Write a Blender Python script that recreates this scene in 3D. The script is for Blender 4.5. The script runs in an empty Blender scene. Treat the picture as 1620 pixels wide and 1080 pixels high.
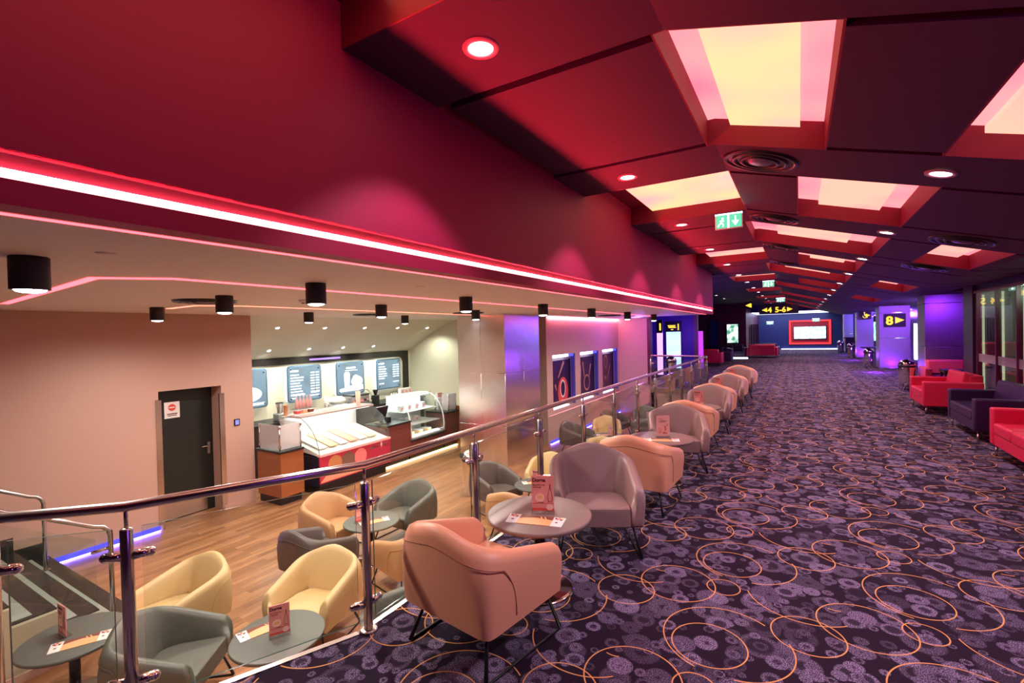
import bpy, bmesh, math, random, bisect
from mathutils import Vector, Matrix
random.seed(7)
SC = bpy.context.scene
COL = SC.collection
PI = math.pi

# ---------------------------------------------------------------- camera
FPX = 755.0
TH = math.atan(454.3 / FPX); PT = math.atan(11 / FPX); RL = 0.024
F = Vector((-math.sin(TH) * math.cos(PT), math.cos(TH) * math.cos(PT), -math.sin(PT)))
R0 = Vector((math.cos(TH), math.sin(TH), 0)); U0 = R0.cross(F)
RV = math.cos(RL) * R0 - math.sin(RL) * U0
UV = math.cos(RL) * U0 + math.sin(RL) * R0
cam = bpy.data.cameras.new('camera'); cam.lens = 36 * FPX / 1620; cam.sensor_width = 36
cam.clip_start = 0.05; cam.clip_end = 200
co = bpy.data.objects.new('camera', cam); COL.objects.link(co)
M = Matrix((RV, UV, -F)).transposed().to_4x4(); M.translation = (0, 0, 1.7)
co.matrix_world = M
SC.camera = co

# ---------------------------------------------------------------- view, world
SC.view_settings.view_transform = 'Standard'; SC.view_settings.look = 'None'
SC.view_settings.gamma = 1; SC.view_settings.use_curve_mapping = False
SC.view_settings.exposure = 0.33
SC.cycles.use_denoising = True
SC.cycles.max_bounces = 7; SC.cycles.diffuse_bounces = 4; SC.cycles.glossy_bounces = 4
SC.cycles.transparent_max_bounces = 16; SC.cycles.transmission_bounces = 4
SC.cycles.sample_clamp_indirect = 4; SC.cycles.caustics_reflective = False; SC.cycles.caustics_refractive = False
W = bpy.data.worlds.new('world'); SC.world = W; W.use_nodes = True
W.node_tree.nodes['Background'].inputs[0].default_value = (0.10, 0.05, 0.09, 1)
W.node_tree.nodes['Background'].inputs[1].default_value = 0.06

LOW = -1.15      # level of the café floor below the carpeted gallery
SOF = 2.15       # underside of the café ceiling
CEI = 3.28       # flat left half of the gallery ceiling
RX = -0.59       # fold line of the gallery ceiling
SL = 0.28        # fall of its right half
XB = 2.3         # where the fall ends
FX = -2.12       # face of the red upper wall

# ---------------------------------------------------------------- lamps
def lamp(kind, loc, power, color, rot=(0, 0, 0), **kw):
    l = bpy.data.lights.new(kind.lower() + '_light', kind); l.energy = power; l.color = color
    for k, v in kw.items(): setattr(l, k, v)
    o = bpy.data.objects.new(kind.lower() + '_light', l); COL.objects.link(o)
    o.location = loc; o.rotation_euler = rot
    return o
def band_y(k): return 1.80 + 2.625 * k          # near edge of ceiling band k
def ceil_z(x): return CEI - (0 if x < RX else SL * (min(x, XB) - RX))
GAL = (1, 0.80, 0.88)
for k in range(0, 13):
    y = band_y(k) + 0.40
    if k < 9 or k % 2:
        p = 55 if k < 5 else 80
        lamp('SPOT', (-1.48, y, CEI - 0.03), p, GAL, spot_size=1.70, spot_blend=0.35, shadow_soft_size=0.05)
        lamp('SPOT', (0.94, y, ceil_z(0.94) - 0.03), p * 3.0, GAL, spot_size=2.0, spot_blend=0.4, shadow_soft_size=0.05)
CYL = [(-3.33, 0.82), (-3.33, 2.49), (-3.33, 4.51), (-3.33, 6.47), (-3.33, 8.45), (-3.35, 10.7), (-3.35, 13.0),
       (-4.85, 2.58), (-4.9, 4.69), (-4.95, 6.99), (-6.93, 2.86), (-7.0, 5.08), (-7.05, 7.4)]
for x, y in CYL:
    lamp('SPOT', (x, y, SOF - 0.19), 165, (1, 0.87, 0.78), spot_size=3.0, spot_blend=0.8, shadow_soft_size=0.05)
BARL = [(5.8, 1.95), (6.92, 1.95), (8.05, 1.95), (9.15, 1.95), (10.31, 1.95), (6.16, 1.48), (7.15, 1.48), (8.13, 1.48), (9.13, 1.48)]
# added violet point lights, no fittings: hall end, café corner, near rail
for loc, p, c, s in [((-4.4, 19.2, 1.5), 90, (0.22, 0.05, 1), 0.15), ((3.9, 19.8, 2.2), 150, (0.30, 0.06, 1), 0.1),
                     ((3.9, 28.2, 2.2), 110, (0.22, 0.06, 1), 0.1), ((3.9, 36.5, 2.2), 110, (0.15, 0.08, 1), 0.1),
                     ((2.4, 21.8, 0.25), 60, (0.30, 0.05, 1), 0.1), ((2.3, 29.5, 0.25), 45, (0.30, 0.05, 1), 0.1),
                     ((-4.35, 15.1, 1.9), 40, (0.55, 0.16, 1), 0.1), ((2.55, 1.2, 2.2), 35, (0.45, 0.12, 1), 0.15), ((2.3, 34.5, 0.25), 30, (0.32, 0.04, 1), 0.1)]:
    lamp('POINT', loc, p, c, shadow_soft_size=s)

lamp('SPOT', (3.3, 15.0, 2.42), 90, (0.26, 0.03, 1), (0.75, 0, 0), spot_size=1.9, spot_blend=0.8, shadow_soft_size=0.08)  # added violet spot brightening the nearest pillar, no fitting modelled
for x, y in ((3.2, 23.2), (3.0, 31.3)):      # floor uplights washing the pillars
    lamp('SPOT', (x, y, .06), 40, (0.22, 0.01, 1), (2.5, 0, 0), spot_size=2.2, spot_blend=0.9, shadow_soft_size=0.08)

# ---------------------------------------------------------------- materials
def new_mat(name):
    m = bpy.data.materials.new(name); m.use_nodes = True
    nt = m.node_tree; return m, nt, nt.nodes['Principled BSDF']
def mat(name, c, r=0.5, metal=0.0, coat=0.0, noise=0.0, nscale=40, stretch=None, bump=0.0, spec=None):
    m, nt, b = new_mat(name)
    c = tuple(c) + ((1,) if len(c) == 3 else ())
    b.inputs['Base Color'].default_value = c; b.inputs['Roughness'].default_value = r
    b.inputs['Metallic'].default_value = metal; b.inputs['Coat Weight'].default_value = coat
    if spec is not None: b.inputs['Specular IOR Level'].default_value = spec
    if noise or bump:
        tc = nt.nodes.new('ShaderNodeTexCoord'); mp = nt.nodes.new('ShaderNodeMapping')
        if stretch: mp.inputs['Scale'].default_value = stretch
        nz = nt.nodes.new('ShaderNodeTexNoise'); nz.inputs['Scale'].default_value = nscale; nz.inputs['Detail'].default_value = 4
        nt.links.new(tc.outputs['Object'], mp.inputs[0]); nt.links.new(mp.outputs[0], nz.inputs['Vector'])
        if noise:
            mx = nt.nodes.new('ShaderNodeMix'); mx.data_type = 'RGBA'
            mx.inputs[6].default_value = tuple(v * (1 - noise) for v in c[:3]) + (1,)
            mx.inputs[7].default_value = tuple(min(1, v * (1 + noise)) for v in c[:3]) + (1,)
            nt.links.new(nz.outputs[0], mx.inputs[0]); nt.links.new(mx.outputs[2], b.inputs['Base Color'])
            if metal > 0.5:
                mr = nt.nodes.new('ShaderNodeMapRange'); mr.inputs[3].default_value = r * 0.85; mr.inputs[4].default_value = r * 1.15
                nt.links.new(nz.outputs[0], mr.inputs[0]); nt.links.new(mr.outputs[0], b.inputs['Roughness'])
        if bump:
            bp = nt.nodes.new('ShaderNodeBump'); bp.inputs['Strength'].default_value = bump; bp.inputs['Distance'].default_value = 0.01
            nt.links.new(nz.outputs[0], bp.inputs['Height']); nt.links.new(bp.outputs[0], b.inputs['Normal'])
    return m
def emit(name, c, s):
    m, nt, b = new_mat(name)
    b.inputs['Base Color'].default_value = (0, 0, 0, 1)
    b.inputs['Emission Color'].default_value = tuple(c) + (1,); b.inputs['Emission Strength'].default_value = s
    return m
def glass(name, tint, refl=1.0, alpha_tint=1.0, rough=0.0, frost=0.0):
    m = bpy.data.materials.new(name); m.use_nodes = True; nt = m.node_tree; nt.nodes.clear()
    out = nt.nodes.new('ShaderNodeOutputMaterial'); tr = nt.nodes.new('ShaderNodeBsdfTransparent')
    tr.inputs[0].default_value = tuple(tint) + (1,)
    gl = nt.nodes.new('ShaderNodeBsdfGlossy'); gl.inputs['Roughness'].default_value = rough
    fr = nt.nodes.new('ShaderNodeLayerWeight'); fr.inputs[0].default_value = 0.5
    pw = nt.nodes.new('ShaderNodeMath'); pw.operation = 'POWER'; pw.inputs[1].default_value = 4.5
    nt.links.new(fr.outputs['Facing'], pw.inputs[0])
    ml = nt.nodes.new('ShaderNodeMath'); ml.operation = 'MULTIPLY_ADD'; ml.inputs[1].default_value = 0.8 * refl; ml.inputs[2].default_value = 0.045 * refl
    nt.links.new(pw.outputs[0], ml.inputs[0])
    mx = nt.nodes.new('ShaderNodeMixShader'); nt.links.new(ml.outputs[0], mx.inputs[0])
    nt.links.new(tr.outputs[0], mx.inputs[1]); nt.links.new(gl.outputs[0], mx.inputs[2])
    last = mx
    if frost:
        df = nt.nodes.new('ShaderNodeBsdfPrincipled'); df.inputs['Base Color'].default_value = (0.92, 0.90, 0.92, 1)
        m2 = nt.nodes.new('ShaderNodeMixShader'); m2.inputs[0].default_value = frost
        nt.links.new(mx.outputs[0], m2.inputs[1]); nt.links.new(df.outputs[0], m2.inputs[2]); last = m2
    nt.links.new(last.outputs[0], out.inputs[0])
    return m

M_RED = mat('red_wall_paint', (0.46, 0.009, 0.075), 0.6, bump=0.05, nscale=120)
M_REDC = mat('red_coffer_paint', (0.22, 0.001, 0.030), 0.6)
M_CEI = mat('aubergine_ceiling_paint', (0.048, 0.005, 0.040), 0.7, noise=0.12, nscale=3)
M_SOF = mat('beige_soffit_paint', (0.80, 0.78, 0.70), 0.6)
M_PINK = mat('salmon_wall_paint', (0.52, 0.33, 0.265), 0.6)
M_ROSEW = mat('rose_wall_paint', (0.60, 0.42, 0.37), 0.6)
M_CREAM = mat('cream_bar_paint', (0.72, 0.68, 0.52), 0.6)
M_NAVY = mat('dark_blue_wall', (0.02, 0.03, 0.13), 0.35)
M_VIOLW = mat('violet_wall', (0.10, 0.04, 0.42), 0.4)
M_MAROON = mat('maroon_wall', (0.10, 0.01, 0.04), 0.4)
M_STEEL = mat('brushed_steel', (0.62, 0.58, 0.56), 0.24, 1.0)
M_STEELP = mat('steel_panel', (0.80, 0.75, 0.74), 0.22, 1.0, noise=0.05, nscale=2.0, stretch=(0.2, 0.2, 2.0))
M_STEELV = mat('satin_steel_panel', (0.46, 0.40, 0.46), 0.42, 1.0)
M_CHROME = mat('polished_chrome', (0.80, 0.78, 0.78), 0.07, 1.0)
M_BLACKM = mat('black_metal', (0.012, 0.012, 0.014), 0.35, 0.4)
M_BLACK = mat('black_plastic', (0.010, 0.010, 0.012), 0.4)
M_DARKST = mat('dark_granite', (0.018, 0.018, 0.017), 0.22, noise=0.5, nscale=90)
M_TREAD = mat('grey_tread_strip', (0.34, 0.36, 0.32), 0.75, noise=0.2, nscale=200)
M_ORANGE = mat('orange_leather', (0.80, 0.36, 0.22), 0.42, bump=0.08, nscale=260, noise=0.05)
M_TAN = mat('tan_leather', (0.52, 0.28, 0.13), 0.42, bump=0.08, nscale=260, noise=0.05)
M_CREAML = mat('cream_leather', (0.60, 0.42, 0.20), 0.42, bump=0.08, nscale=260, noise=0.05)
M_GREYL = mat('taupe_leather', (0.27, 0.165, 0.16), 0.4, bump=0.08, nscale=260, noise=0.05)
M_GREYG = mat('grey_green_leather', (0.115, 0.115, 0.095), 0.4, bump=0.08, nscale=260, noise=0.05)
M_BROWNL = mat('dark_taupe_leather', (0.10, 0.075, 0.068), 0.4, bump=0.08, nscale=260, noise=0.05)
M_REDL = mat('red_leather', (0.60, 0.010, 0.055), 0.4, bump=0.05, nscale=200)
M_PURL = mat('dark_purple_leather', (0.028, 0.007, 0.045), 0.35, bump=0.05, nscale=200)
M_CORALL = mat('coral_leather', (0.70, 0.06, 0.09), 0.4)
M_TOP = mat('taupe_laminate', (0.20, 0.135, 0.125), 0.42, noise=0.1, nscale=30, stretch=(1, 12, 1))
M_TOPG = mat('grey_green_laminate', (0.105, 0.11, 0.095), 0.42)
M_WOODC = mat('counter_veneer', (0.19, 0.05, 0.042), 0.35, noise=0.3, nscale=3, stretch=(1, 0.35, 6))
M_WOODO = mat('orange_veneer', (0.30, 0.095, 0.032), 0.35, noise=0.3, nscale=3, stretch=(1, 0.5, 5))
M_WHITE = mat('white_plastic', (0.82, 0.82, 0.80), 0.35)
M_PAPER = mat('white_paper', (0.80, 0.77, 0.74), 0.6)
M_PEACH = mat('peach_print', (0.80, 0.42, 0.20), 0.5)
M_BROWNP = mat('brown_print', (0.20, 0.045, 0.03), 0.5)
M_PINKP = mat('pink_print', (0.85, 0.33, 0.33), 0.5)
M_PALEP = mat('pale_pink_print', (0.88, 0.52, 0.48), 0.5)
M_REDP = mat('red_print', (0.70, 0.08, 0.06), 0.5)
M_INK = mat('dark_ink', (0.09, 0.012, 0.03), 0.6)
M_GLASS = glass('clear_glass', (0.93, 0.97, 0.95))
M_GEDGE = mat('glass_edge', (0.03, 0.07, 0.06), 0.1, spec=0.8)
M_ACRYL = glass('clear_acrylic', (0.97, 0.95, 0.95), 1.0)
M_FROST = glass('frosted_plexi', (0.9, 0.9, 0.9), 1.0, frost=0.35)
M_SMOKE = glass('smoked_glass', (0.12, 0.10, 0.14), 1.6)
L_FASC = emit('fascia_led', (1, 0.22, 0.22), 7)
L_FUP = emit('fascia_uplight_led', (1, 0.03, 0.055), 900)
L_PINK = emit('pink_led', (1, 0.05, 0.065), 6)
L_AMB = emit('amber_led', (1, 0.13, 0.085), 4.5)
L_BLUE = emit('blue_led', (0.10, 0.07, 1), 90)
L_VIOL = emit('violet_led', (0.28, 0.10, 1), 7)
L_WHT = emit('white_led', (0.80, 0.85, 1), 6)
L_DISC = emit('downlight_lens', (1, 0.95, 0.97), 14)
L_NICHE = emit('niche_tube', (0.55, 0.65, 1), 3.5)
L_NBLUE = emit('niche_blue', (0.12, 0.12, 0.9), 1.0)
L_BAND = emit('blue_skirting_glow', (0.10, 0.085, 1), 1.1)
L_WARM = emit('warm_led', (1, 0.72, 0.35), 3)
L_YEL = emit('yellow_sign', (1, 0.58, 0.05), 1.3)
L_RED = emit('red_frame_glow', (1, 0.045, 0.05), 1.1)

def carpet():
    m, nt, b = new_mat('ring_patterned_carpet'); N = nt.nodes; Lk = nt.links
    T = 1.025
    def mth(op, a, bb=None, c=None):
        n = N.new('ShaderNodeMath'); n.operation = op
        for i, v in enumerate((a, bb, c)):
            if v is None: continue
            if isinstance(v, (int, float)): n.inputs[i].default_value = v
            else: Lk.new(v, n.inputs[i])
        return n.outputs[0]
    tc = N.new('ShaderNodeTexCoord')
    wob = N.new('ShaderNodeTexNoise'); wob.inputs['Scale'].default_value = 5
    Lk.new(tc.outputs['Object'], wob.inputs['Vector'])
    sep = N.new('ShaderNodeSeparateXYZ'); Lk.new(tc.outputs['Object'], sep.inputs[0])
    rings = [(-.44, 2.72, .19, None), (.02, 3.06, .18, None), (.30, 3.30, .235, None), (.575, 3.38, .10, None),
             (-.38, 2.80, .31, (152, 100)), (-.33, 2.79, .295, (-28, 55)), (0.0, 3.50, .32, (254, 58)),
             (.16, 3.50, .09, (270, 22))]
    acc = None
    for cx, cy, r, arc in rings:
        dx = mth('SUBTRACT', sep.outputs[0], cx); dy = mth('SUBTRACT', sep.outputs[1], cy)
        dx = mth('WRAP', dx, T / 2, -T / 2); dy = mth('WRAP', dy, T / 2, -T / 2)
        d = mth('SQRT', mth('ADD', mth('MULTIPLY', dx, dx), mth('MULTIPLY', dy, dy)))
        e = mth('ABSOLUTE', mth('SUBTRACT', d, r))
        v = mth('SUBTRACT', 1.0, mth('MULTIPLY', e, 1 / 0.0042)); v = mth('MAXIMUM', v, 0)
        v = mth('MINIMUM', mth('MULTIPLY', v, 2.2), 1)
        if arc:
            a, h = math.radians(arc[0]), math.radians(arc[1])
            dt = mth('ADD', mth('MULTIPLY', dx, math.cos(a)), mth('MULTIPLY', dy, math.sin(a)))
            g = mth('GREATER_THAN', mth('DIVIDE', dt, mth('MAXIMUM', d, 0.001)), math.cos(h))
            v = mth('MULTIPLY', v, g)
        acc = v if acc is None else mth('MAXIMUM', acc, v)
    # speckled discs and doughnuts
    spk = N.new('ShaderNodeTexNoise'); spk.inputs['Scale'].default_value = 190; spk.inputs['Detail'].default_value = 1
    Lk.new(tc.outputs['Object'], spk.inputs['Vector'])
    sp = mth('GREATER_THAN', spk.outputs[0], 0.53)
    tot = None
    for off, sc, rmin, rmax, gain in ((0, 5.6, .20, .48, 1.0), (3.7, 3.9, .20, .47, .62), (9.1, 8.5, .15, .38, .7)):
        mp = N.new('ShaderNodeMapping'); mp.inputs['Location'].default_value = (off, off * .6, 0)
        Lk.new(tc.outputs['Object'], mp.inputs[0])
        vo = N.new('ShaderNodeTexVoronoi'); vo.voronoi_dimensions = '2D'; vo.inputs['Scale'].default_value = sc
        vo.inputs['Randomness'].default_value = 0.75
        Lk.new(mp.outputs[0], vo.inputs['Vector'])
        rc = N.new('ShaderNodeSeparateColor'); Lk.new(vo.outputs['Color'], rc.inputs[0])
        rad = mth('ADD', rmin, mth('MULTIPLY', rc.outputs[0], rmax - rmin))
        q = mth('DIVIDE', vo.outputs['Distance'], rad)
        inside = mth('MINIMUM', mth('MAXIMUM', mth('MULTIPLY', mth('SUBTRACT', 1.0, q), 7), 0), 1)
        hole = mth('MINIMUM', mth('MAXIMUM', mth('MULTIPLY', mth('SUBTRACT', q, mth('MULTIPLY', rc.outputs[1], .55)), 5), 0.12), 1)
        v = mth('MULTIPLY', mth('MULTIPLY', inside, hole), mth('MULTIPLY', mth('ADD', .18, rc.outputs[2]), gain))
        tot = v if tot is None else mth('MAXIMUM', tot, v)
    tot = mth('MULTIPLY', tot, mth('ADD', 0.11, mth('MULTIPLY', sp, 1.0)))
    c1 = N.new('ShaderNodeMix'); c1.data_type = 'RGBA'
    c1.inputs[6].default_value = (0.017, 0.008, 0.020, 1); c1.inputs[7].default_value = (0.31, 0.23, 0.41, 1)
    Lk.new(tot, c1.inputs[0])
    c2 = N.new('ShaderNodeMix'); c2.data_type = 'RGBA'; c2.inputs[7].default_value = (0.66, 0.29, 0.11, 1)
    Lk.new(acc, c2.inputs[0]); Lk.new(c1.outputs[2], c2.inputs[6])
    Lk.new(c2.outputs[2], b.inputs['Base Color'])
    b.inputs['Roughness'].default_value = 0.95; b.inputs['Specular IOR Level'].default_value = 0.1
    return m
M_CARPET = carpet()

def planks():
    m, nt, b = new_mat('oak_plank_floor'); N = nt.nodes; Lk = nt.links
    tc = N.new('ShaderNodeTexCoord'); mp = N.new('ShaderNodeMapping'); mp.inputs['Rotation'].default_value = (0, 0, PI / 2)
    Lk.new(tc.outputs['Object'], mp.inputs[0])
    br = N.new('ShaderNodeTexBrick'); br.inputs['Scale'].default_value = 1
    br.inputs['Brick Width'].default_value = 0.9; br.inputs['Row Height'].default_value = 0.085; br.inputs['Mortar Size'].default_value = 0.0009
    br.inputs['Color1'].default_value = (0.28, 0.12, 0.052, 1); br.inputs['Color2'].default_value = (0.46, 0.22, 0.10, 1)
    br.inputs['Mortar'].default_value = (0.08, 0.035, 0.018, 1); br.offset = 0.37
    Lk.new(mp.outputs[0], br.inputs['Vector'])
    m2 = N.new('ShaderNodeMapping'); m2.inputs['Scale'].default_value = (14, 1.2, 1); Lk.new(tc.outputs['Object'], m2.inputs[0])
    nz = N.new('ShaderNodeTexNoise'); nz.inputs['Scale'].default_value = 3; nz.inputs['Detail'].default_value = 5
    Lk.new(m2.outputs[0], nz.inputs['Vector'])
    mx = N.new('ShaderNodeMix'); mx.data_type = 'RGBA'; mx.blend_type = 'OVERLAY'; mx.inputs[0].default_value = 0.45
    Lk.new(br.outputs[0], mx.inputs[6]); Lk.new(nz.outputs[0], mx.inputs[7]); Lk.new(mx.outputs[2], b.inputs['Base Color'])
    b.inputs['Roughness'].default_value = 0.33
    return m
M_PLANK = planks()

def panel_light(name, c0, c1, s):
    # lit stretch fabric, a little uneven as its lamps are
    m, nt, b = new_mat(name); N = nt.nodes; Lk = nt.links
    tc = N.new('ShaderNodeTexCoord'); nz = N.new('ShaderNodeTexNoise'); nz.inputs['Scale'].default_value = 1.1; nz.inputs['Detail'].default_value = 1
    Lk.new(tc.outputs['Object'], nz.inputs['Vector'])
    mr = N.new('ShaderNodeMapRange'); mr.inputs[1].default_value = 0.38; mr.inputs[2].default_value = 0.62
    Lk.new(nz.outputs[0], mr.inputs[0])
    mx = N.new('ShaderNodeMix'); mx.data_type = 'RGBA'; mx.inputs[6].default_value = c0 + (1,); mx.inputs[7].default_value = c1 + (1,)
    Lk.new(mr.outputs[0], mx.inputs[0]); Lk.new(mx.outputs[2], b.inputs['Emission Color'])
    b.inputs['Emission Strength'].default_value = s; b.inputs['Base Color'].default_value = (0, 0, 0, 1)
    return m
L_PEACH = panel_light('peach_light_panel', (1.35, 0.46, 0.42), (1.35, 0.68, 0.33), 1.0)
L_ROSE = panel_light('rose_light_panel', (1.3, 0.22, 0.32), (1.3, 0.36, 0.38), 1.0)

L_SALM = panel_light('salmon_light_panel', (1.35, 0.34, 0.36), (1.35, 0.52, 0.38), 1.0)

# ---------------------------------------------------------------- mesh helpers
class MB:
    def __init__(s): s.bm = bmesh.new(); s.mi = 0; s.sm = False; s.X = Matrix()
    def _f(s, vs):
        try: f = s.bm.faces.new(vs)
        except ValueError: return None
        f.material_index = s.mi; f.smooth = s.sm; return f
    def v(s, p): return s.bm.verts.new(s.X @ Vector(p))
    def box(s, x0, x1, y0, y1, z0, z1, bev=0, seg=2):
        if x0 > x1: x0, x1 = x1, x0
        if y0 > y1: y0, y1 = y1, y0
        if z0 > z1: z0, z1 = z1, z0
        if bev:
            t = bmesh.new(); bmesh.ops.create_cube(t, size=1)
            for v in t.verts: v.co = Vector(((x0 + x1) / 2 + v.co.x * (x1 - x0), (y0 + y1) / 2 + v.co.y * (y1 - y0), (z0 + z1) / 2 + v.co.z * (z1 - z0)))
            bmesh.ops.bevel(t, geom=t.edges[:], offset=bev, segments=seg, affect='EDGES', profile=0.5)
            t.normal_update(); s.merge(t, 'bevel'); return s
        V = [s.v(p) for p in ((x0, y0, z0), (x1, y0, z0), (x1, y1, z0), (x0, y1, z0), (x0, y0, z1), (x1, y0, z1), (x1, y1, z1), (x0, y1, z1))]
        o = s.sm; s.sm = False
        for q in ((3, 2, 1, 0), (4, 5, 6, 7), (0, 1, 5, 4), (1, 2, 6, 5), (2, 3, 7, 6), (3, 0, 4, 7)): s._f([V[i] for i in q])
        s.sm = o
        return s
    def merge(s, t, smooth=False):
        mp = {v: s.v(v.co) for v in t.verts}
        for f in t.faces:
            flat = smooth == 'bevel' and max(abs(c) for c in f.normal) > 0.9999
            g = s._f([mp[v] for v in f.verts])
            if g: g.smooth = bool(smooth) and not flat
        t.free()
    def prism(s, pts, z0, z1, ax='z'):
        # polygon extruded along z (or along x / y: pts are then (y,z) / (x,z))
        def P(a, b, c): return (a, b, c) if ax == 'z' else ((c, a, b) if ax == 'x' else (a, c, b))
        A = [s.v(P(a, b, z0)) for a, b in pts]; B = [s.v(P(a, b, z1)) for a, b in pts]; n = len(pts)
        s._f(A[::-1]); s._f(B)
        for i in range(n): s._f([A[i], A[(i + 1) % n], B[(i + 1) % n], B[i]])
        return s
    def lathe(s, prof, seg=24, c=(0, 0, 0), close=True):
        rings = []
        for r, z in prof:
            if r < 1e-5: rings.append([s.v((c[0], c[1], c[2] + z))])
            else: rings.append([s.v((c[0] + r * math.cos(2 * PI * i / seg), c[1] + r * math.sin(2 * PI * i / seg), c[2] + z)) for i in range(seg)])
        for a, b in zip(rings, rings[1:]):
            for i in range(seg):
                j = (i + 1) % seg
                q = [a[0] if len(a) == 1 else a[i]] + ([] if len(a) == 1 else [a[j]]) + ([b[0]] if len(b) == 1 else [b[j], b[i]])
                s._f(q)
        if close:
            if len(rings[0]) > 1: s._f(rings[0][::-1])
            if len(rings[-1]) > 1: s._f(rings[-1])
        return s
    def tube(s, pts, r, seg=8, cap=True):
        pts = [Vector(p) for p in pts]; rings = []; up = None
        for i, p in enumerate(pts):
            d = (pts[min(i + 1, len(pts) - 1)] - pts[max(i - 1, 0)]).normalized()
            if up is None: up = d.orthogonal().normalized()
            up = (up - d * up.dot(d)).normalized(); w = d.cross(up)
            rr = r
            if 0 < i < len(pts) - 1:
                a = (pts[i] - pts[i - 1]).angle(pts[i + 1] - pts[i], 0); rr = r / max(0.5, math.cos(a / 2))
            rings.append([s.v(p + (up * math.cos(2 * PI * k / seg) + w * math.sin(2 * PI * k / seg)) * rr) for k in range(seg)])
        o = s.sm; s.sm = True
        for a, b in zip(rings, rings[1:]):
            for k in range(seg): s._f([a[k], a[(k + 1) % seg], b[(k + 1) % seg], b[k]])
        s.sm = o
        if cap: s._f(rings[0][::-1]); s._f(rings[-1])
        return s
    def sph(s, c, r, sc=(1, 1, 1), seg=12):
        t = bmesh.new(); bmesh.ops.create_uvsphere(t, u_segments=seg, v_segments=max(6, seg // 2), radius=r)
        for v in t.verts: v.co = Vector((c[0] + v.co.x * sc[0], c[1] + v.co.y * sc[1], c[2] + v.co.z * sc[2]))
        s.merge(t, True); return s
    def grid(s, rows, smooth=True, wrap=False):
        V = [[s.v(p) for p in r] for r in rows]; o = s.sm; s.sm = smooth
        for a, b in zip(V, V[1:]):
            n = len(a)
            for i in range(n if wrap else n - 1): s._f([a[i], a[(i + 1) % n], b[(i + 1) % n], b[i]])
        s.sm = o
        return V
    def build(s, name, mats, parent=None, loc=None, rz=0.0, fix=True):
        if fix: bmesh.ops.recalc_face_normals(s.bm, faces=s.bm.faces[:])
        me = bpy.data.meshes.new(name); s.bm.to_mesh(me); s.bm.free()
        for m in (mats if isinstance(mats, (list, tuple)) else [mats]): me.materials.append(m)
        o = bpy.data.objects.new(name, me); COL.objects.link(o)
        if parent is not None: o.parent = parent
        if loc is not None: o.location = loc
        o.rotation_euler[2] = rz
        return o
def tag(o, label=None, cat=None, group=None, kind=None):
    if label: o['label'] = label
    if cat: o['category'] = cat
    if group: o['group'] = group
    if kind: o['kind'] = kind
    return o
def thing(name, label, cat, loc=(0, 0, 0), rz=0.0, group=None):
    o = bpy.data.objects.new(name, None); COL.objects.link(o); o.empty_display_size = 0.1
    o.location = loc; o.rotation_euler[2] = rz
    return tag(o, label, cat, group)
def struct(name, mb, mats, label=None):
    o = mb.build(name, mats); tag(o, label, None, None, 'structure'); return o
KIDS = {}
def copy_tree(o, parent=None):
    c = o.copy(); COL.objects.link(c)
    if parent is not None: c.parent = parent; c.matrix_parent_inverse = o.matrix_parent_inverse
    for ch in [x for x in COL.objects if x.parent == o]: copy_tree(ch, c)
    return c
def dup(root, loc, rz, label, group=None):
    c = copy_tree(root); c.location = loc; c.rotation_euler = (0, 0, rz); c['label'] = label
    if group: c['group'] = group
    return c
class Kind:
    """first placement uses the original, later ones copy it"""
    def __init__(s, make): s.make = make; s.o = None
    def __call__(s, loc, rz, label, group=None):
        if s.o is None:
            s.o = s.make(); s.o.location = loc; s.o.rotation_euler = (0, 0, rz); s.o['label'] = label
            if group: s.o['group'] = group
            return s.o
        return dup(s.o, loc, rz, label, group)
def text(name, body, size, m, parent, loc, rot, ext=0.002, align='LEFT', bold=0.0):
    cu = bpy.data.curves.new(name, 'FONT'); cu.body = body; cu.size = size; cu.extrude = ext; cu.align_x = align
    cu.resolution_u = 3
    t = bpy.data.objects.new(name, cu); COL.objects.link(t)
    dg = bpy.context.evaluated_depsgraph_get(); me = bpy.data.meshes.new_from_object(t.evaluated_get(dg))
    COL.objects.unlink(t); bpy.data.objects.remove(t)
    if bold:      # thicken the strokes: shifted copies of the same glyphs in one mesh
        bm = bmesh.new()
        for dx, dz in ((-1, 0), (1, 0), (0, -1), (0, 1), (-.7, -.7), (.7, .7), (-.7, .7), (.7, -.7)):
            b2 = bmesh.new(); b2.from_mesh(me); bmesh.ops.translate(b2, verts=b2.verts, vec=(dx * bold, dz * bold, 0)); t2 = bpy.data.meshes.new('t'); b2.to_mesh(t2); b2.free()
            bm.from_mesh(t2); bpy.data.meshes.remove(t2)
        bm.to_mesh(me); bm.free()
    me.materials.clear(); me.materials.append(m)
    o = bpy.data.objects.new(name, me); COL.objects.link(o)
    if parent is not None: o.parent = parent
    o.location = loc; o.rotation_euler = rot
    return o
R_CAM = (PI / 2, 0, 0)            # text standing up, read from -Y
R_EAST = (PI / 2, 0, PI / 2)      # text standing up, read from +X

def cells(mb, u0, u1, v0, v1, holes, put):
    holes = [(max(u0, h[0]), min(u1, h[1]), max(v0, h[2]), min(v1, h[3])) for h in holes]
    us = sorted({u0, u1, *[h[0] for h in holes], *[h[1] for h in holes]}); vs = sorted({v0, v1, *[h[2] for h in holes], *[h[3] for h in holes]})
    for a, b in zip(us, us[1:]):
        run = None
        for c, d in zip(vs, vs[1:]):
            m = ((a + b) / 2, (c + d) / 2)
            if any(h[0] < m[0] < h[1] and h[2] < m[1] < h[3] for h in holes):
                if run: put(a, b, *run); run = None
            else: run = (run[0], d) if run else (c, d)
        if run: put(a, b, *run)

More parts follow.
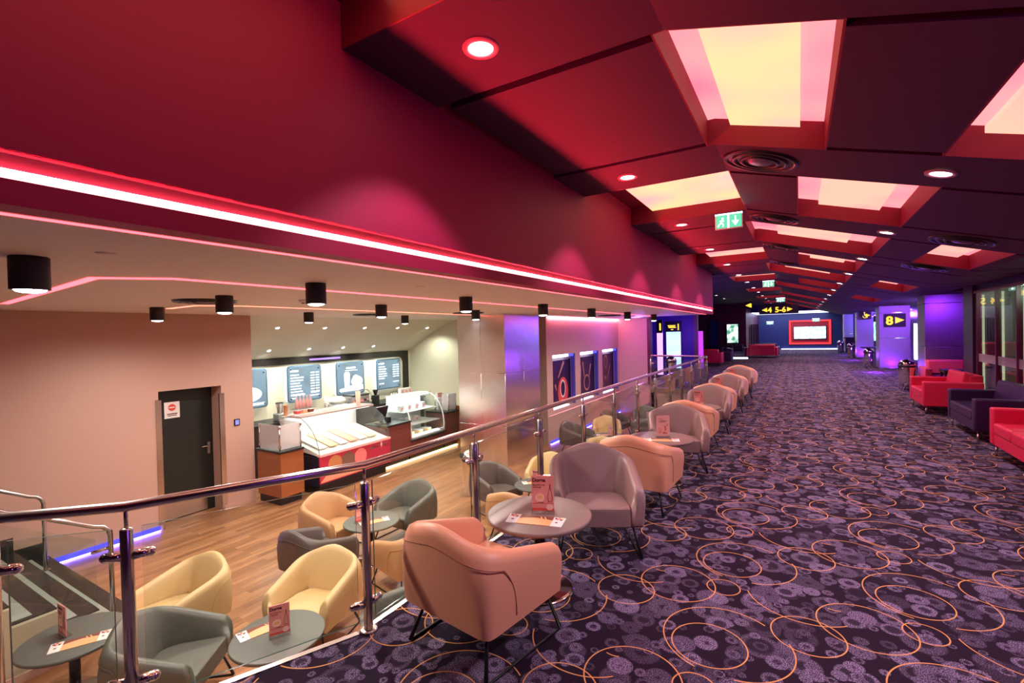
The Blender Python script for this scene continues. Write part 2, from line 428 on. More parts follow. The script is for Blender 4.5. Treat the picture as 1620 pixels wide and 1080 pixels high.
# ================================================================= SETTING
# carpeted gallery floor and lower café floor
EDGE = [(-8.4, 0.30), (-5.7, 0.30), (-3.3, 0.42), (-2.94, 0.61), (-2.62, 0.93), (-2.20, 1.86), (-2.20, 13.9), (-2.45, 14.35), (-2.75, 14.45), (-3.85, 14.45), (-3.85, 16.6), (-5.6, 16.6), (-9, 16.6), (-9, 44), (4.6, 44), (4.6, -3), (-8.4, -3)]
struct('floor', MB().prism(EDGE, -0.12, 0.0), M_CARPET)
struct('floor', MB().box(-10.5, -2.0, 0, 16.6, LOW - 0.1, LOW), M_PLANK)
# steel edge strip along the gallery's floor edge
mb = MB(); e = EDGE[2:12]
for a, b in zip(e, e[1:]):
    a, b = Vector(a + (0,)), Vector(b + (0,)); d = (b - a).normalized(); n = Vector((-d.y, d.x, 0)); 
    q = [a + n * .012, b + n * .012, b - n * .022, a - n * .022]
    mb.prism([(p.x, p.y) for p in q], -0.14, 0.006)
struct('trim_1', mb, M_STEEL)
# wall below the gallery edge
mb = MB(); e = EDGE[1:11]
for a, b in zip(e, e[1:]):
    a, b = Vector(a + (0,)), Vector(b + (0,)); d = (b - a).normalized(); n = Vector((-d.y, d.x, 0))
    q = [a, b, b - n * .1, a - n * .1]; mb.prism([(p.x, p.y) for p in q], LOW, -0.12)
mb.box(-4.47, -3.85, 16.5, 16.6, LOW, -0.12); struct('wall_under_gallery', mb, M_PINK)

# staircase from the gallery down to the café (tucked against the left wall)
mb = MB()
tops = [-0.986, -0.821, -0.657, -0.493, -0.329, -0.164]
RISE = 0.1643
y0 = 2.11
for i, z in enumerate(tops):
    ya, yb = y0 - 0.30 * (i + 1), y0 - 0.30 * i
    mb.mi = 0; mb.box(-8.35, -5.75, max(.31, ya), yb, z - RISE, z)
    mb.mi = 1; mb.box(-8.30, -5.80, yb - 0.29, yb - 0.15, z - 0.01, z + 0.004)
    mb.mi = 0; mb.box(-8.35, -8.325, max(.31, ya), yb, z, z + RISE)          # dark skirting steps on the wall
struct('staircase', mb, [M_DARKST, M_TREAD])
mb = MB(); prof = [(0.25, LOW)] + [(y0 - 0.0, LOW)]
for i, z in enumerate(tops): prof += [(y0 - .30 * i, z - 0.012), (y0 - .30 * (i + 1), z - 0.012)]
prof += [(0.25, tops[-1] - 0.012)]
mb.prism(prof, -5.75, -5.70, 'x'); struct('wall_stair_side', mb, mat('beige_stair_side', (0.40, 0.36, 0.25), .6))
struct('baseboard_stair', MB().box(-5.70, -5.685, 0.3, y0, LOW, LOW + 0.07), M_PINK)

# left wall with door recess
mb = MB()
cells(mb, -1, 4.88, LOW, SOF, [(3.42, 4.34, LOW, 0.96)], lambda a, b, c, d: mb.box(-8.71, -8.35, a, b, c, d))
mb.box(-10.3, -8.71, 4.76, 4.88, LOW, SOF)
struct('wall_left', mb, M_PINK)
struct('baseboard_left', MB().box(-8.35, -8.337, 2.11, 3.42, LOW, LOW + 0.08).box(-8.35, -8.337, 4.34, 4.88, LOW, LOW + 0.08), M_PINK)
d = thing('door_1', None, None, (-8.66, 3.88, LOW)); d['kind'] = 'structure'
MB().box(-0.04, 0, -0.46, 0.46, 0.005, 2.11).build('door_leaf', mat('dark_green_black_door', (0.012, 0.016, 0.014), 0.35), d)
MB().box(0, 0.003, -0.45, 0.34, 0.02, 0.36).build('kick_plate', M_STEEL, d)
h = MB(); h.box(0, 0.008, 0.365, 0.41, 0.95, 1.15, 0.003); h.tube([(0.005, 0.388, 1.09), (0.05, 0.388, 1.09), (0.055, 0.375, 1.09), (0.055, 0.25, 1.09)], 0.010)
h.build('door_handle', M_STEEL, d)
for y in (-0.47, 0.46):
    MB().box(0.29, 0.318, y - 0.035, y + 0.045, 0, 1.98).build('door_frame', M_STEEL, d)
s = thing('door_sign', 'small white sign with red no-entry roundel on the dark door', 'sign', (-8.655, 3.73, 0.62))
MB().box(0, 0.004, -0.11, 0.11, -0.13, 0.13).build('plate', M_PAPER, s)
k = MB(); k.X = Matrix.Translation((0.004, 0, 0.04)) @ Matrix.Rotation(PI / 2, 4, 'Y'); k.lathe([(0, 0.0015), (0.055, 0.0015), (0.055, 0)], 24, close=False); k.build('roundel', M_REDP, s)
MB().box(0.0055, 0.007, -0.042, 0.042, 0.032, 0.048).build('roundel_bar', M_PAPER, s)
MB().box(0.004, 0.005, -0.075, 0.075, -0.07, -0.055).box(0.004, 0.005, -0.065, 0.065, -0.095, -0.082).build('lettering', M_INK, s)
k = thing('thermostat', 'small square wall controller with a blue screen right of the door', 'thermostat', (-8.35, 4.58, 0.30))
MB().box(0, 0.02, -0.045, 0.045, -0.055, 0.055, 0.004).build('casing', M_BLACK, k)
MB().box(0.02, 0.022, -0.03, 0.03, -0.04, 0.04).build('screen', emit('controller_screen', (0.3, 0.3, 1), 1.0), k)

# bar recess: menu wall, end wall, bulged ceiling
mb = MB(); mb.box(-10.3, -10.2, 4.8, 10.9, LOW, SOF); struct('wall_bar_back', mb, M_CREAM)
mb = MB(); mb.box(-10.2, -5.6, 10.88, 11.0, LOW, SOF); struct('wall_bar_end', mb, M_CREAM)
prof = []
for i in range(13):
    t = i / 12; x = -8.37 - 1.83 * t; z = SOF - 0.87 * (t ** 1.35); prof.append((x, z))
mb = MB(); mb.sm = True
mb.grid([[(x, y, z) for x, z in prof] for y in (4.88, 10.88)]); mb.sm = False
o = struct('ceiling', mb, M_CREAM)

# café ceiling with recessed pink light channels
def seg_poly(a, b, w0, w1=None):
    w1 = w0 if w1 is None else w1
    a, b = Vector(a), Vector(b); d = (b - a).normalized(); n = Vector((-d.y, d.x)); return [a + n * w0 / 2, b + n * w1 / 2, b - n * w1 / 2, a - n * w0 / 2]
soff = MB(); soff.box(-10.3, -2.16, -1, 4.88, SOF, SOF + 0.1).box(-8.37, -2.16, 4.88, 14.85, SOF, SOF + 0.1).box(-8.37, -4.4, 14.85, 16.6, SOF, SOF + 0.1)
struct('ceiling', soff, M_SOF)
def channel(pts, w, m, label):
    mb = MB(); P = [Vector(p) for p in pts]
    offs = []
    for i, p in enumerate(P):
        d0 = (P[i] - P[i - 1]).normalized() if i else (P[1] - P[0]).normalized()
        d1 = (P[i + 1] - P[i]).normalized() if i < len(P) - 1 else d0
        n0, n1 = Vector((-d0.y, d0.x)), Vector((-d1.y, d1.x)); n = (n0 + n1).normalized(); k = w / 2 / max(0.4, n.dot(n0))
        offs.append((p + n * k, p - n * k))
    for (a, b), (c, dd) in zip(offs, offs[1:]):
        mb.prism([a, c, dd, b], SOF - 0.006, SOF)
    o = mb.build('light_channel', m); return tag(o, label, 'light strip')
channel([(-2.29, -0.9), (-2.29, 14.6)], 0.016, L_PINK, 'thin pink light line in the café ceiling nearest the red wall')
channel([(-7.1, 1.55), (-4.06, 1.31), (-3.75, 1.66), (-3.75, 14.6)], 0.062, L_PINK, 'pink light line bent across the middle of the café ceiling, between the cylinder lamps')
channel([(-7.1, 3.06), (-6.35, 3.03), (-6.1, 3.5), (-6.1, 8.6)], 0.055, L_AMB, 'amber-pink light line over the bar side of the café ceiling')

# red upper wall with its recessed light strip
mb = MB(); mb.box(FX - 0.12, FX, -1, 14.85, 2.318, 3.75).box(FX - 0.12, FX, -1, 14.85, SOF - 0.005, 2.225).box(FX - 0.12, FX - 0.040, -1, 14.85, 2.2, 2.36)
mb.box(FX - 0.12, FX, 14.80, 14.85, SOF, 3.6)
struct('wall_red_upper', mb, M_RED)
struct('trim_4', MB().box(FX - 0.040, FX - 0.036, -0.97, 14.79, 2.226, 2.317).box(FX - 0.036, FX - 0.002, -0.97, 14.79, 2.225, 2.2275).box(FX - 0.036, FX - 0.002, -0.97, 14.79, 2.3155, 2.3175), M_BLACK)  # black liner added so the groove around the strip glows less
mb = MB(); mb.box(FX - 0.026, FX - 0.019, -0.95, 14.78, 2.228, 2.261)
ls = mb.build('led_strip', L_FASC); tag(ls, 'long glowing strip running along the foot of the red upper wall', 'light strip')
MB().box(FX - 0.026, FX - 0.019, -0.95, 14.78, 2.2612, 2.2622).build('uplight', L_FUP, ls)

# metal-clad pillar and poster wall of the café
def pillar(x0, x1, y0, y1, z0, z1, seams, label, mid=True):
    r = thing('steel_clad_pillar', label, 'pillar', ((x0 + x1) / 2, (y0 + y1) / 2, z0))
    hx, hy = (x1 - x0) / 2, (y1 - y0) / 2
    zs = [0] + [q - z0 for q in seams] + [z1 - z0]
    xs = [-hx, 0, hx] if mid else [-hx, hx]; ys = [-hy, 0, hy] if mid else [-hy, hy]
    for a, b in zip(zs, zs[1:]):
        m = MB()
        for p, q in zip(xs, xs[1:]):
            for t, u in zip(ys, ys[1:]):
                m.box(p + .003, q - .003, t + .003, u - .003, a + .003, b - .003, 0.006, 1)
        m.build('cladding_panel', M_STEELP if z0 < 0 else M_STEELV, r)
    MB().box(-hx + .006, hx - .006, -hy + .006, hy - .006, 0, z1 - z0 - .002).build('core', M_CHROME, r)
    return r
pillar(-6.69, -5.42, 8.7, 10.3, LOW, SOF, [-0.28, 0.86], 'wide brushed-steel pillar between the bar and the framed pictures')
PN = [(11.2, 12.68), (13.04, 14.54), (14.88, 16.42)]
mb = MB()
cells(mb, 10.86, 16.6, LOW, SOF, [(a, b, -0.32, 1.13) for a, b in PN], lambda a, b, c, d: mb.box(-5.72, -5.52, a, b, c, d))
mb.box(-6.1, -5.72, 10.86, 10.9, LOW, SOF); mb.box(-5.76, -5.72, 10.9, 16.6, LOW, SOF)
struct('wall_posters', mb, M_ROSEW)
mb = MB(); mb.box(-5.6, -4.47, 16.5, 16.6, LOW, SOF); struct('wall_return', mb, M_ROSEW)
mb = MB(); mb.box(-4.47, -4.36, 16.42, 16.62, -0.12, SOF); struct('trim_2', mb, M_MAROON)
struct('baseboard_left', MB().box(-5.52, -5.505, 10.9, 16.5, LOW, LOW + 0.08), M_PINK)
# blue glow strips at floor level
for box, lab in (((-8.335, -8.31, 2.13, 3.38), 'blue light strip at the foot of the left wall beside the stairs'),
                 ((-5.50, -5.475, 10.95, 16.45), 'blue light strip at the foot of the wall with the three framed pictures')):
    ls = MB().box(*box, LOW + 0.02, LOW + 0.085).build('led_strip', L_BAND); tag(ls, lab, 'light strip')
    MB().box(*box, LOW + 0.012, LOW + 0.018).build('diode_row', L_BLUE, ls)

tag(MB().box(-5.515, -5.47, 10.95, 16.45, SOF - .05, SOF - .02).build('led_strip', emit('rose_cove_led', (1, 0.22, 0.30), 28)), 'pink light strip along the top of the wall with the three framed pictures', 'light strip')
# framed pictures in lit niches
M_PIC = [mat('dark_violet_picture', (0.035, 0.010, 0.05), 0.3, noise=0.6, nscale=5), mat('plum_picture', (0.06, 0.012, 0.035), 0.3, noise=0.6, nscale=5)]
M_WOODP = mat('printed_wood', (0.60, 0.30, 0.20), 0.4)
def ellipse(mb, cy, cz, ry, rz, x0, x1, n=28, ring=None):
    if ring is None: mb.prism([(cy + ry * math.cos(2 * PI * i / n), cz + rz * math.sin(2 * PI * i / n)) for i in range(n)], x0, x1, 'x')
    else:
        for i in range(n):
            a, b = 2 * PI * i / n, 2 * PI * (i + 1) / n; k = ring
            mb.prism([(cy + ry * math.cos(a), cz + rz * math.sin(a)), (cy + ry * math.cos(b), cz + rz * math.sin(b)),
                      (cy + ry * k * math.cos(b), cz + rz * k * math.sin(b)), (cy + ry * k * math.cos(a), cz + rz * k * math.sin(a))], x0, x1, 'x')
def stick(mb, a, b, w, x0, x1):
    q = seg_poly(a, b, w, w * 0.4); mb.prism([(p.x, p.y) for p in q], x0, x1, 'x')
for i, (a, b) in enumerate(PN):
    c = (a + b) / 2
    lab = ['framed picture of a cup seen from above, with a red saucer, nearest the steel pillar', 'middle framed picture of a round bowl and utensils on dark cloth', 'framed picture farthest from the steel pillar, of a stick and pale ring on plum'][i]
    p = thing('framed_picture', lab, 'picture', (-5.70, c, 0.36), 0)
    MB().box(0, 0.015, -0.66, 0.66, -0.58, 0.58).build('print', M_PIC[i == 2], p)
    f = MB()
    for q in ((-.73, -.66, -.68, .68), (.66, .73, -.68, .68)): f.box(0, 0.03, q[0], q[1], -0.62, 0.62)
    f.box(0, 0.03, -.66, .66, -.60, -.58).box(0, 0.03, -.66, .66, .58, .60); f.build('frame', mat('blue_black_frame', (0.01, 0.01, 0.06), 0.3), p)
    g = MB()
    if i == 0:
        ellipse(g, 0.22, -0.28, 0.33, 0.40, .015, .018); g.mi = 1; ellipse(g, 0.20, -0.20, 0.17, 0.25, .018, .021); g.mi = 2; ellipse(g, 0.20, -0.20, 0.13, 0.20, .021, .023)
        g.mi = 3; stick(g, (0.30, 0.55), (-0.08, 0.12), 0.10, .015, .018); stick(g, (-0.28, -0.05), (-0.20, -0.22), 0.08, .015, .018)
        g.build('artwork', [M_REDP, M_PAPER, M_PIC[0], M_WOODP], p)
    elif i == 1:
        ellipse(g, 0.12, -0.20, 0.24, 0.25, .015, .018); g.mi = 1; ellipse(g, 0.12, -0.20, 0.20, 0.20, .018, .02)
        g.mi = 0; stick(g, (-0.18, 0.45), (-0.08, 0.0), 0.07, .015, .018); stick(g, (0.46, 0.35), (0.30, -0.02), 0.08, .015, .018); stick(g, (-0.36, 0.35), (-0.34, -0.05), 0.06, .015, .018)
        g.build('artwork', [M_WOODP, M_PIC[0]], p)
    else:
        ellipse(g, -0.02, 0.34, 0.16, 0.22, .015, .018, ring=.88); g.build('printed_ring', M_WOODP, p)
        g = MB(); stick(g, (0.40, 0.20), (0.08, -0.30), 0.05, .015, .018); g.build('printed_stick', M_WOODP, p)
        g = MB(); ellipse(g, -0.1, -0.2, 0.06, 0.07, .015, .018); g.build('printed_spot', M_WOODP, p)
        g = MB(); stick(g, (-0.4, 0.2), (-0.34, 0.02), 0.07, .015, .018); g.build('printed_stick', M_WOODP, p)
    n = thing('niche_light', ['lit strip box framing the niche of the picture nearest the steel pillar', 'lit strip box framing the niche of the middle picture', 'lit strip box framing the niche of the farthest picture'][i], 'light', (-5.6, c, 0.40))
    MB().box(-0.06, 0.02, a - c + .01, b - c - .35, 0.645, 0.725).build('lit_tube', L_NICHE, n)
    MB().box(-0.06, 0.02, a - c + .01, b - c - .35, -0.715, -0.69).build('lit_tube', L_NICHE, n)
    MB().box(-0.06, 0.02, b - c - .33, b - c - .01, 0.645, 0.725).build('end_box', L_NBLUE, n)
    MB().box(-0.06, 0.06, b - c - .008, b - c - .002, -.70, 0.70).build('side_liner', mat('blue_lit_side', (0.10, 0.08, 0.6), .4), n)  # blue light on the niche side put into the liner's colour
k = thing('wall_socket', 'small square socket low on the pink picture wall', 'socket', (-5.52, 12.2, -0.82))
MB().box(0, 0.012, -0.07, 0.07, -0.045, 0.045, 0.003).build('plate', mat('pink_grey_plate', (0.4, 0.2, 0.2), 0.5), k)

# gallery ceiling: base, bands and panels with coffers
NB = 13; YE = band_y(NB)
TOPZ = 0.10      # gap behind the floating panels
mb = MB()
def slab(mb, x0, x1, y0, y1, dz0, dz1):
    xs = [x0] + [q for q in (RX, XB) if x0 < q < x1] + [x1]
    for a, b in zip(xs, xs[1:]):
        za, zb = ceil_z(a), ceil_z(b)
        V = [mb.v(p) for p in ((a, y0, za + dz0), (b, y0, zb + dz0), (b, y1, zb + dz0), (a, y1, za + dz0), (a, y0, za + dz1), (b, y0, zb + dz1), (b, y1, zb + dz1), (a, y1, za + dz1))]
        for q in ((3, 2, 1, 0), (4, 5, 6, 7), (0, 1, 5, 4), (2, 3, 7, 6)): mb._f([V[i] for i in q])
        if a == x0: mb._f([V[i] for i in (3, 0, 4, 7)])
        if b == x1: mb._f([V[i] for i in (1, 2, 6, 5)])
slab(mb, FX - 0.1, 3.3, -2.5, 14.9, 0.25, 0.31); slab(mb, -6.2, 4.4, 14.9, YE + 1.0, 0.25, 0.31)
struct('ceiling', mb, M_REDC)
bands = MB(); panels = MB(); coff = MB()
coffers = []       # x0,x1,y0,y1,kind
for k in range(0, NB + 1):
    yb = band_y(k); xl = FX if yb < 14.5 else -6.2
    slab(bands, xl, 3.1 if yb < 13 else 4.3, yb, yb + 0.80, 0.0, 0.25)
    if k == NB: break
    y0, y1 = yb + 0.87, band_y(k + 1) - 0.07
    if k == 0: hs = [(-0.66, 0.20), (0.87, 1.95)]
    elif k % 2: hs = [(-1.80, -0.57), (0.0, 1.03)]
    else: hs = [(-0.67, 1.04), (1.52, 2.2)]
    if k >= 7: hs = hs[:1] if k % 2 else hs[:1]
    wall_open = lambda a, k=k: (FX if (a < -1.5 and k < 5) else a)
    cells(panels, xl + 0.06, 3.05 if yb < 13 else 4.25, y0, y1, [(wall_open(a), b, y0 - .2, y1 + 0.2) for a, b in hs],
          lambda a, b, c, d_: slab(panels, a, b, c, d_, 0.0, 0.05))
    cells(coff, xl, 3.05 if yb < 13 else 4.25, yb + .80, band_y(k + 1), [(wall_open(a), b, yb, yb + 3) for a, b in hs],
          lambda a, b, c, d_: slab(coff, a, b, c, d_, 0.06, 0.07))
    for a, b in hs: coffers.append((k, a, b, yb + 0.80, band_y(k + 1)))
yb = band_y(-1)
cells(panels, FX + 0.06, 3.05, yb + .87, band_y(0) - .07, [(FX, -0.9, yb + .6, band_y(0) + .1)], lambda a, b, c, d_: slab(panels, a, b, c, d_, 0.0, 0.05))
coffers.append((-1, -1.80, -0.9, yb + .8, band_y(0)))
slab(bands, FX, 3.1, -2.5, yb + .8, 0, .25)
for k, a, b, y0, y1 in coffers:
    xo = FX if (a < -1.5 and k < 5) else a
    for xa, xb in ((a, a + .012), (b - .012, b)):
        if xo != a and xa == a: continue
        slab(coff, xa, xb, y0, y1, 0.0, 0.25)
    for ya, yb2 in ((y0, y0 + .008), (y1 - .008, y1)): slab(coff, xo + .002, b - .012, ya, yb2, 0.0, 0.25)
struct('ceiling', bands, M_CEI); struct('ceiling', panels, M_CEI); struct('ceiling', coff, M_REDC)
ordn = ['first', 'second', 'third', 'fourth', 'fifth', 'sixth', 'seventh', 'eighth', 'ninth', 'tenth', 'eleventh', 'twelfth', 'thirteenth', 'fourteenth']
for k, a, b, y0, y1 in coffers:
    side = 'centre' if a < -0.5 and b > 0 else ('left' if b < 0 else 'right')
    lab = {0: 'large peach light panel over the middle of the hall, nearest the camera' if a < 0 else 'pink light panel at the right edge, level with the nearest large one',
           -1: 'light panel in the red coffer above the camera by the red wall'}.get(k, '%s light panel in the %s row of red ceiling coffers from the camera' % (side, ordn[k]))
    r = thing('ceiling_light_panel', lab, 'light panel', ((a + b) / 2, (y0 + y1) / 2, 0), group='glowing panels in the ceiling coffers')
    cx, cy = (a + b) / 2, (y0 + y1) / 2; hw, hl = (b - a) / 2, (y1 - y0) / 2
    m = MB(); m.X = Matrix.Translation((-cx, -cy, 0)); slab(m, a + .014, b - .014, y0 + .01, y1 - .01, 0.215, 0.23); m.build('side_diffuser', L_ROSE, r)
    m = MB(); m.X = Matrix.Translation((-cx, -cy, 0))
    f0, f1 = (0.22, 0.80) if side != 'left' else (0.0, 0.985)
    if k == 0 and a > 0: f0, f1 = 0.2, 0.8
    slab(m, a + (b - a) * f0, a + (b - a) * f1, y0 + .01, y1 - .01, 0.165, 0.21); m.build('centre_diffuser', L_PEACH if (k == 0 and a < 0) or (k < 3 and side == 'left') else L_SALM, r)

def mk_down():
    r = thing('recessed_downlight', '', 'downlight')
    m = MB(); m.sm = True; m.lathe([(0.068, 0.004), (0.072, -0.006), (0.098, -0.006), (0.102, 0.004)], 28, close=False); m.build('trim_ring', mat('pinkish_trim_ring', (0.55, 0.25, 0.28), 0.4), r)
    MB().lathe([(0, 0.0), (0.068, 0.0)], 28, close=False).build('lens', L_DISC, r)
    return r
DOWN = Kind(mk_down)
for k in range(0, 13):
    y = band_y(k) + 0.40
    DOWN((-1.48, y, CEI - 0.005), 0, 'round white downlight of the left row in the %s ceiling band from the camera' % ordn[k], 'downlights in the left row')
    if k: 
        o = DOWN((0.94, y, ceil_z(0.94) - 0.008), 0, 'round white downlight of the right row in the %s ceiling band from the camera' % ordn[k], 'downlights in the right row')
        o.rotation_euler = (0, math.atan(SL), 0)
for y, w in ((23.75, 'nearer'), (26.5, 'farther')):
    DOWN((-3.25, y, CEI - 0.005), 0, '%s of two downlights over the sofas left of the hall' % w, 'downlights over the sofas')

def mk_vent():
    r = thing('ceiling_air_diffuser', '', 'air vent')
    m = MB(); m.sm = True
    for r0, r1, z in ((0.27, 0.31, 0), (0.20, 0.235, -.004), (0.135, 0.165, -.006)): m.lathe([(r0, z + .004), (r0 + .004, z - .012), (r1 - .008, z - .016), (r1, z + .004)], 32, close=False)
    m.build('ring', M_BLACKM, r)
    MB().lathe([(0, -.002), (0.3, -.002)], 32, close=False).build('backing', M_BLACK, r)
    m = MB(); m.sm = True; m.lathe([(0, -.018), (0.085, -.018), (0.10, -.004)], 24, close=False); m.build('hub', mat('grey_violet_hub', (0.16, 0.12, 0.22), 0.35, 0.6), r)
    return r
VENT = Kind(mk_vent)
for k, x, lab in ((1, -0.28, 'round black air diffuser in the middle of the second ceiling band'), (2, -0.27, 'round black air diffuser in the middle of the third ceiling band'),
             (3, -0.27, 'round black air diffuser in the middle of the fourth ceiling band'), (2, 1.63, 'round black air diffuser on the right of the third ceiling band'),
             (3, 1.75, 'round black air diffuser on the right of the fourth ceiling band'), (4, -0.27, 'round black air diffuser in the middle of the fifth ceiling band')):
    o = VENT((x, band_y(k) + .4, ceil_z(x) - 0.004), 0, lab, 'round diffusers in the hall ceiling'); o.rotation_euler = (0, math.atan(SL), 0)
for x, y, lab in ((-5.54, 2.75, 'round black air diffuser in the café ceiling left of the amber light line'), (-7.0, 6.4, 'round black air diffuser in the café ceiling in front of the bar'), (-5.56, 7.6, 'round black air diffuser in the café ceiling beside the steel pillar'), (-4.3, 12.2, 'round black air diffuser in the café ceiling near the framed pictures')):
    VENT((x, y, SOF - 0.004), 0, lab, 'round diffusers in the café ceiling')

# walls of the gallery
struct('wall_right', MB().box(4.2, 4.3, 13.3, 44, 0, 3.0), M_NAVY)
struct('wall_back', MB().box(-3.6, 4.4, 43.2, 43.4, 0, 3.4), M_NAVY)
struct('wall_front', MB().box(-10.4, 3.4, -2.6, -2.5, LOW, 3.8), M_CEI)
struct('wall_right', MB().box(3.12, 3.3, 11.0 - 13.6, 13.55, 2.33, 2.55).box(3.12, 3.3, -2.6, 5.5, 0, 2.4), M_PURL)
struct('trim_3', MB().box(3.06, 3.42, 13.3, 13.95, 0, 2.55), mat('purple_black_post', (0.05, 0.008, 0.05), 0.3))
struct('wall_left_far', MB().box(-6.2, -3.92, 22, 22.1, 0, 3.3), M_VIOLW)
struct('wall_left_far', MB().box(-6.3, -6.2, 16.6, 33, 0, 3.3).box(-6.3, -4.36, 16.6, 16.7, 0.0, 3.4), M_NAVY)
struct('wall_left_far', MB().box(-6.2, -2.82, 33.0, 33.2, 0, 3.3).box(-2.92, -2.82, 33.2, 43.3, 0, 3.0), M_MAROON)
struct('ceiling', MB().box(-3.2, 4.4, YE + 0.9, 43.4, 2.85, 3.0), M_NAVY)
struct('wall_bulkhead', MB().box(-3.0, 4.35, YE + 0.85, YE + 1.0, 2.80, 3.7), M_NAVY)
tag(MB().box(-2.9, 1.9, 37.2, 43.0, 2.80, 2.845).build('cove_light', emit('cove_light', (0.62, 0.68, 1), 3.2)), 'broad white cove light at the ceiling in front of the far blue wall', 'light')
tag(MB().box(-1.2, 2.5, 43.10, 43.19, 0.02, 0.07).build('led_strip', L_WHT), 'white light strip at the foot of the far blue wall', 'light strip')

# far screen in a red glowing frame
s = thing('video_wall', 'wide bright screen inside a glowing red frame on the far blue wall', 'screen', (0.70, 43.2, 1.34))
f = MB()
for q in ((-1.37, -1.24, -.93, .93), (1.24, 1.37, -.93, .93), (-1.24, 1.24, .80, .93), (-1.24, 1.24, -.93, -.80)): f.box(q[0], q[1], -0.14, -0.02, q[2], q[3])
f.build('glowing_frame', L_RED, s)
MB().box(-1.24, 1.24, -0.03, 0, -.8, .8).build('recess_back', mat('red_recess', (0.4, 0.01, 0.02), 0.5), s)
MB().box(-1.08, 1.08, -0.10, -0.03, -.57, .45).build('screen_casing', M_BLACK, s)
def screen_mat(name, a, b, s_, sc):
    m, nt, bb = new_mat(name); tc = nt.nodes.new('ShaderNodeTexCoord'); nz = nt.nodes.new('ShaderNodeTexNoise'); nz.inputs['Scale'].default_value = sc
    cr = nt.nodes.new('ShaderNodeValToRGB'); cr.color_ramp.elements[0].position = .4; cr.color_ramp.elements[1].position = .58
    cr.color_ramp.elements[0].color = a + (1,); cr.color_ramp.elements[1].color = b + (1,)
    nt.links.new(tc.outputs['Object'], nz.inputs['Vector']); nt.links.new(nz.outputs[0], cr.inputs[0]); nt.links.new(cr.outputs[0], bb.inputs['Emission Color'])
    bb.inputs['Emission Strength'].default_value = s_; bb.inputs['Base Color'].default_value = (0.02, 0.02, 0.02, 1); return m
MB().box(-1.04, 1.04, -0.105, -0.10, -.50, .42).build('display', screen_mat('bright_display', (0.35, 0.6, 0.65), (1, 1, 0.95), 1.5, 7), s)

# ceiling-hung signs
def exit_sign(x, y, z, w, h, label, drop):
    r = thing('exit_sign', label, 'exit sign', (x, y, z), group='green exit signs hung from the ceiling')
    MB().box(-w / 2, w / 2, -.015, .015, -h / 2, h / 2, .004, 1).build('casing', M_WHITE, r)
    MB().box(-w / 2 + .015, w / 2 - .015, -.018, -.014, -h / 2 + .015, h / 2 - .015).build('lit_face', emit('green_lit_face', (0.12, 0.75, 0.42), 0.9), r)
    MB().box(-w * .04, w * .02, -.02, -.017, -h / 2 + .015, h / 2 - .015).box(-w * .49, w * .49, -.02, -.012, h * .42, h * .5).build('white_divider', L_WHT, r)
    m = MB()      # running figure
    u = h * .8
    for a, b, t in (((0, .10), (-.06, -.12), .11), ((-.06, -.12), (-.22, -.22), .07), ((-.22, -.22), (-.30, -.40), .06), ((-.06, -.12), (.10, -.22), .07), ((.10, -.22), (.06, -.42), .06), ((0, .10), (-.18, .04), .05), ((0, .12), (.16, .02), .05)):
        q = seg_poly(Vector(a) * u, Vector(b) * u, t * u); m.prism([(p.x - w * .24, p.y) for p in q], -.021, -.017, 'y')
    m.X = Matrix.Translation((-w * .24 + .05 * u, 0, .24 * u)) @ Matrix.Rotation(PI / 2, 4, 'X'); m.lathe([(0, .021), (.075 * u, .021), (.075 * u, .017)], 12, close=False)
    m.build('running_figure', L_WHT, r)
    MB().box(w * .22, w * .26, -.021, -.017, -.1 * u, .36 * u).prism([(w * .12, -.02 * u), (w * .36, -.02 * u), (w * .24, -.38 * u)], -.021, -.017, 'y').build('arrow', L_WHT, r)
    MB().tube([(-w * .35, 0, h / 2), (-w * .35, 0, h / 2 + drop)], .003, 6).tube([(w * .35, 0, h / 2), (w * .35, 0, h / 2 + drop)], .003, 6).build('rod', M_BLACKM, r)
exit_sign(-0.76, 6.78, 3.10, 0.33, 0.20, 'green and white exit sign with running figure and arrow, nearest the camera', .08)
exit_sign(-0.80, 17.0, 3.09, 0.33, 0.20, 'green exit sign halfway down the hall, second from the camera', .08)
exit_sign(-0.70, 25.0, 2.98, 0.36, 0.19, 'green exit sign above the yellow 4 and 5-6 sign', .2)
exit_sign(-1.85, 40.5, 2.10, 0.45, 0.22, 'small green exit sign left of the far red-framed screen', .6)
exit_sign(1.05, 40.5, 2.22, 0.45, 0.22, 'small green exit sign above the far red-framed screen', .6)

def tri(mb, cx, cz, s_, d, y0, y1): mb.prism([(cx - d * s_ * .8, cz + s_ / 2), (cx - d * s_ * .8, cz - s_ / 2), (cx + d * s_ * .3, cz)], y0, y1, 'y')
r = thing('direction_sign', 'black overhead sign with yellow numerals 4 and 5-6 and arrows', 'sign', (-0.95, 30.0, 2.72))
MB().box(-0.95, 0.95, 0, .06, -.24, .24).build('board', M_BLACK, r)
text('numeral', '4', .40, L_YEL, r, (-0.52, -.004, -.14), R_CAM, bold=.012)
text('numeral', '5-6', .40, L_YEL, r, (-0.17, -.004, -.14), R_CAM, bold=.012)
m = MB(); tri(m, -0.74, 0, .24, -1, -.012, .0); tri(m, .60, 0, .24, 1, -.012, 0); m.build('arrow', L_YEL, r)
MB().tube([(-.7, .03, .24), (-.7, .03, .5)], .01, 6).tube([(.7, .03, .24), (.7, .03, .5)], .01, 6).build('rod', M_BLACKM, r)
r = thing('direction_sign', 'black sign with a yellow numeral 8 and arrow on the steel pillar', 'sign', (3.235, 23.80, 1.90))
MB().box(-.33, .33, 0, .08, -.26, .26).build('board', M_BLACK, r)
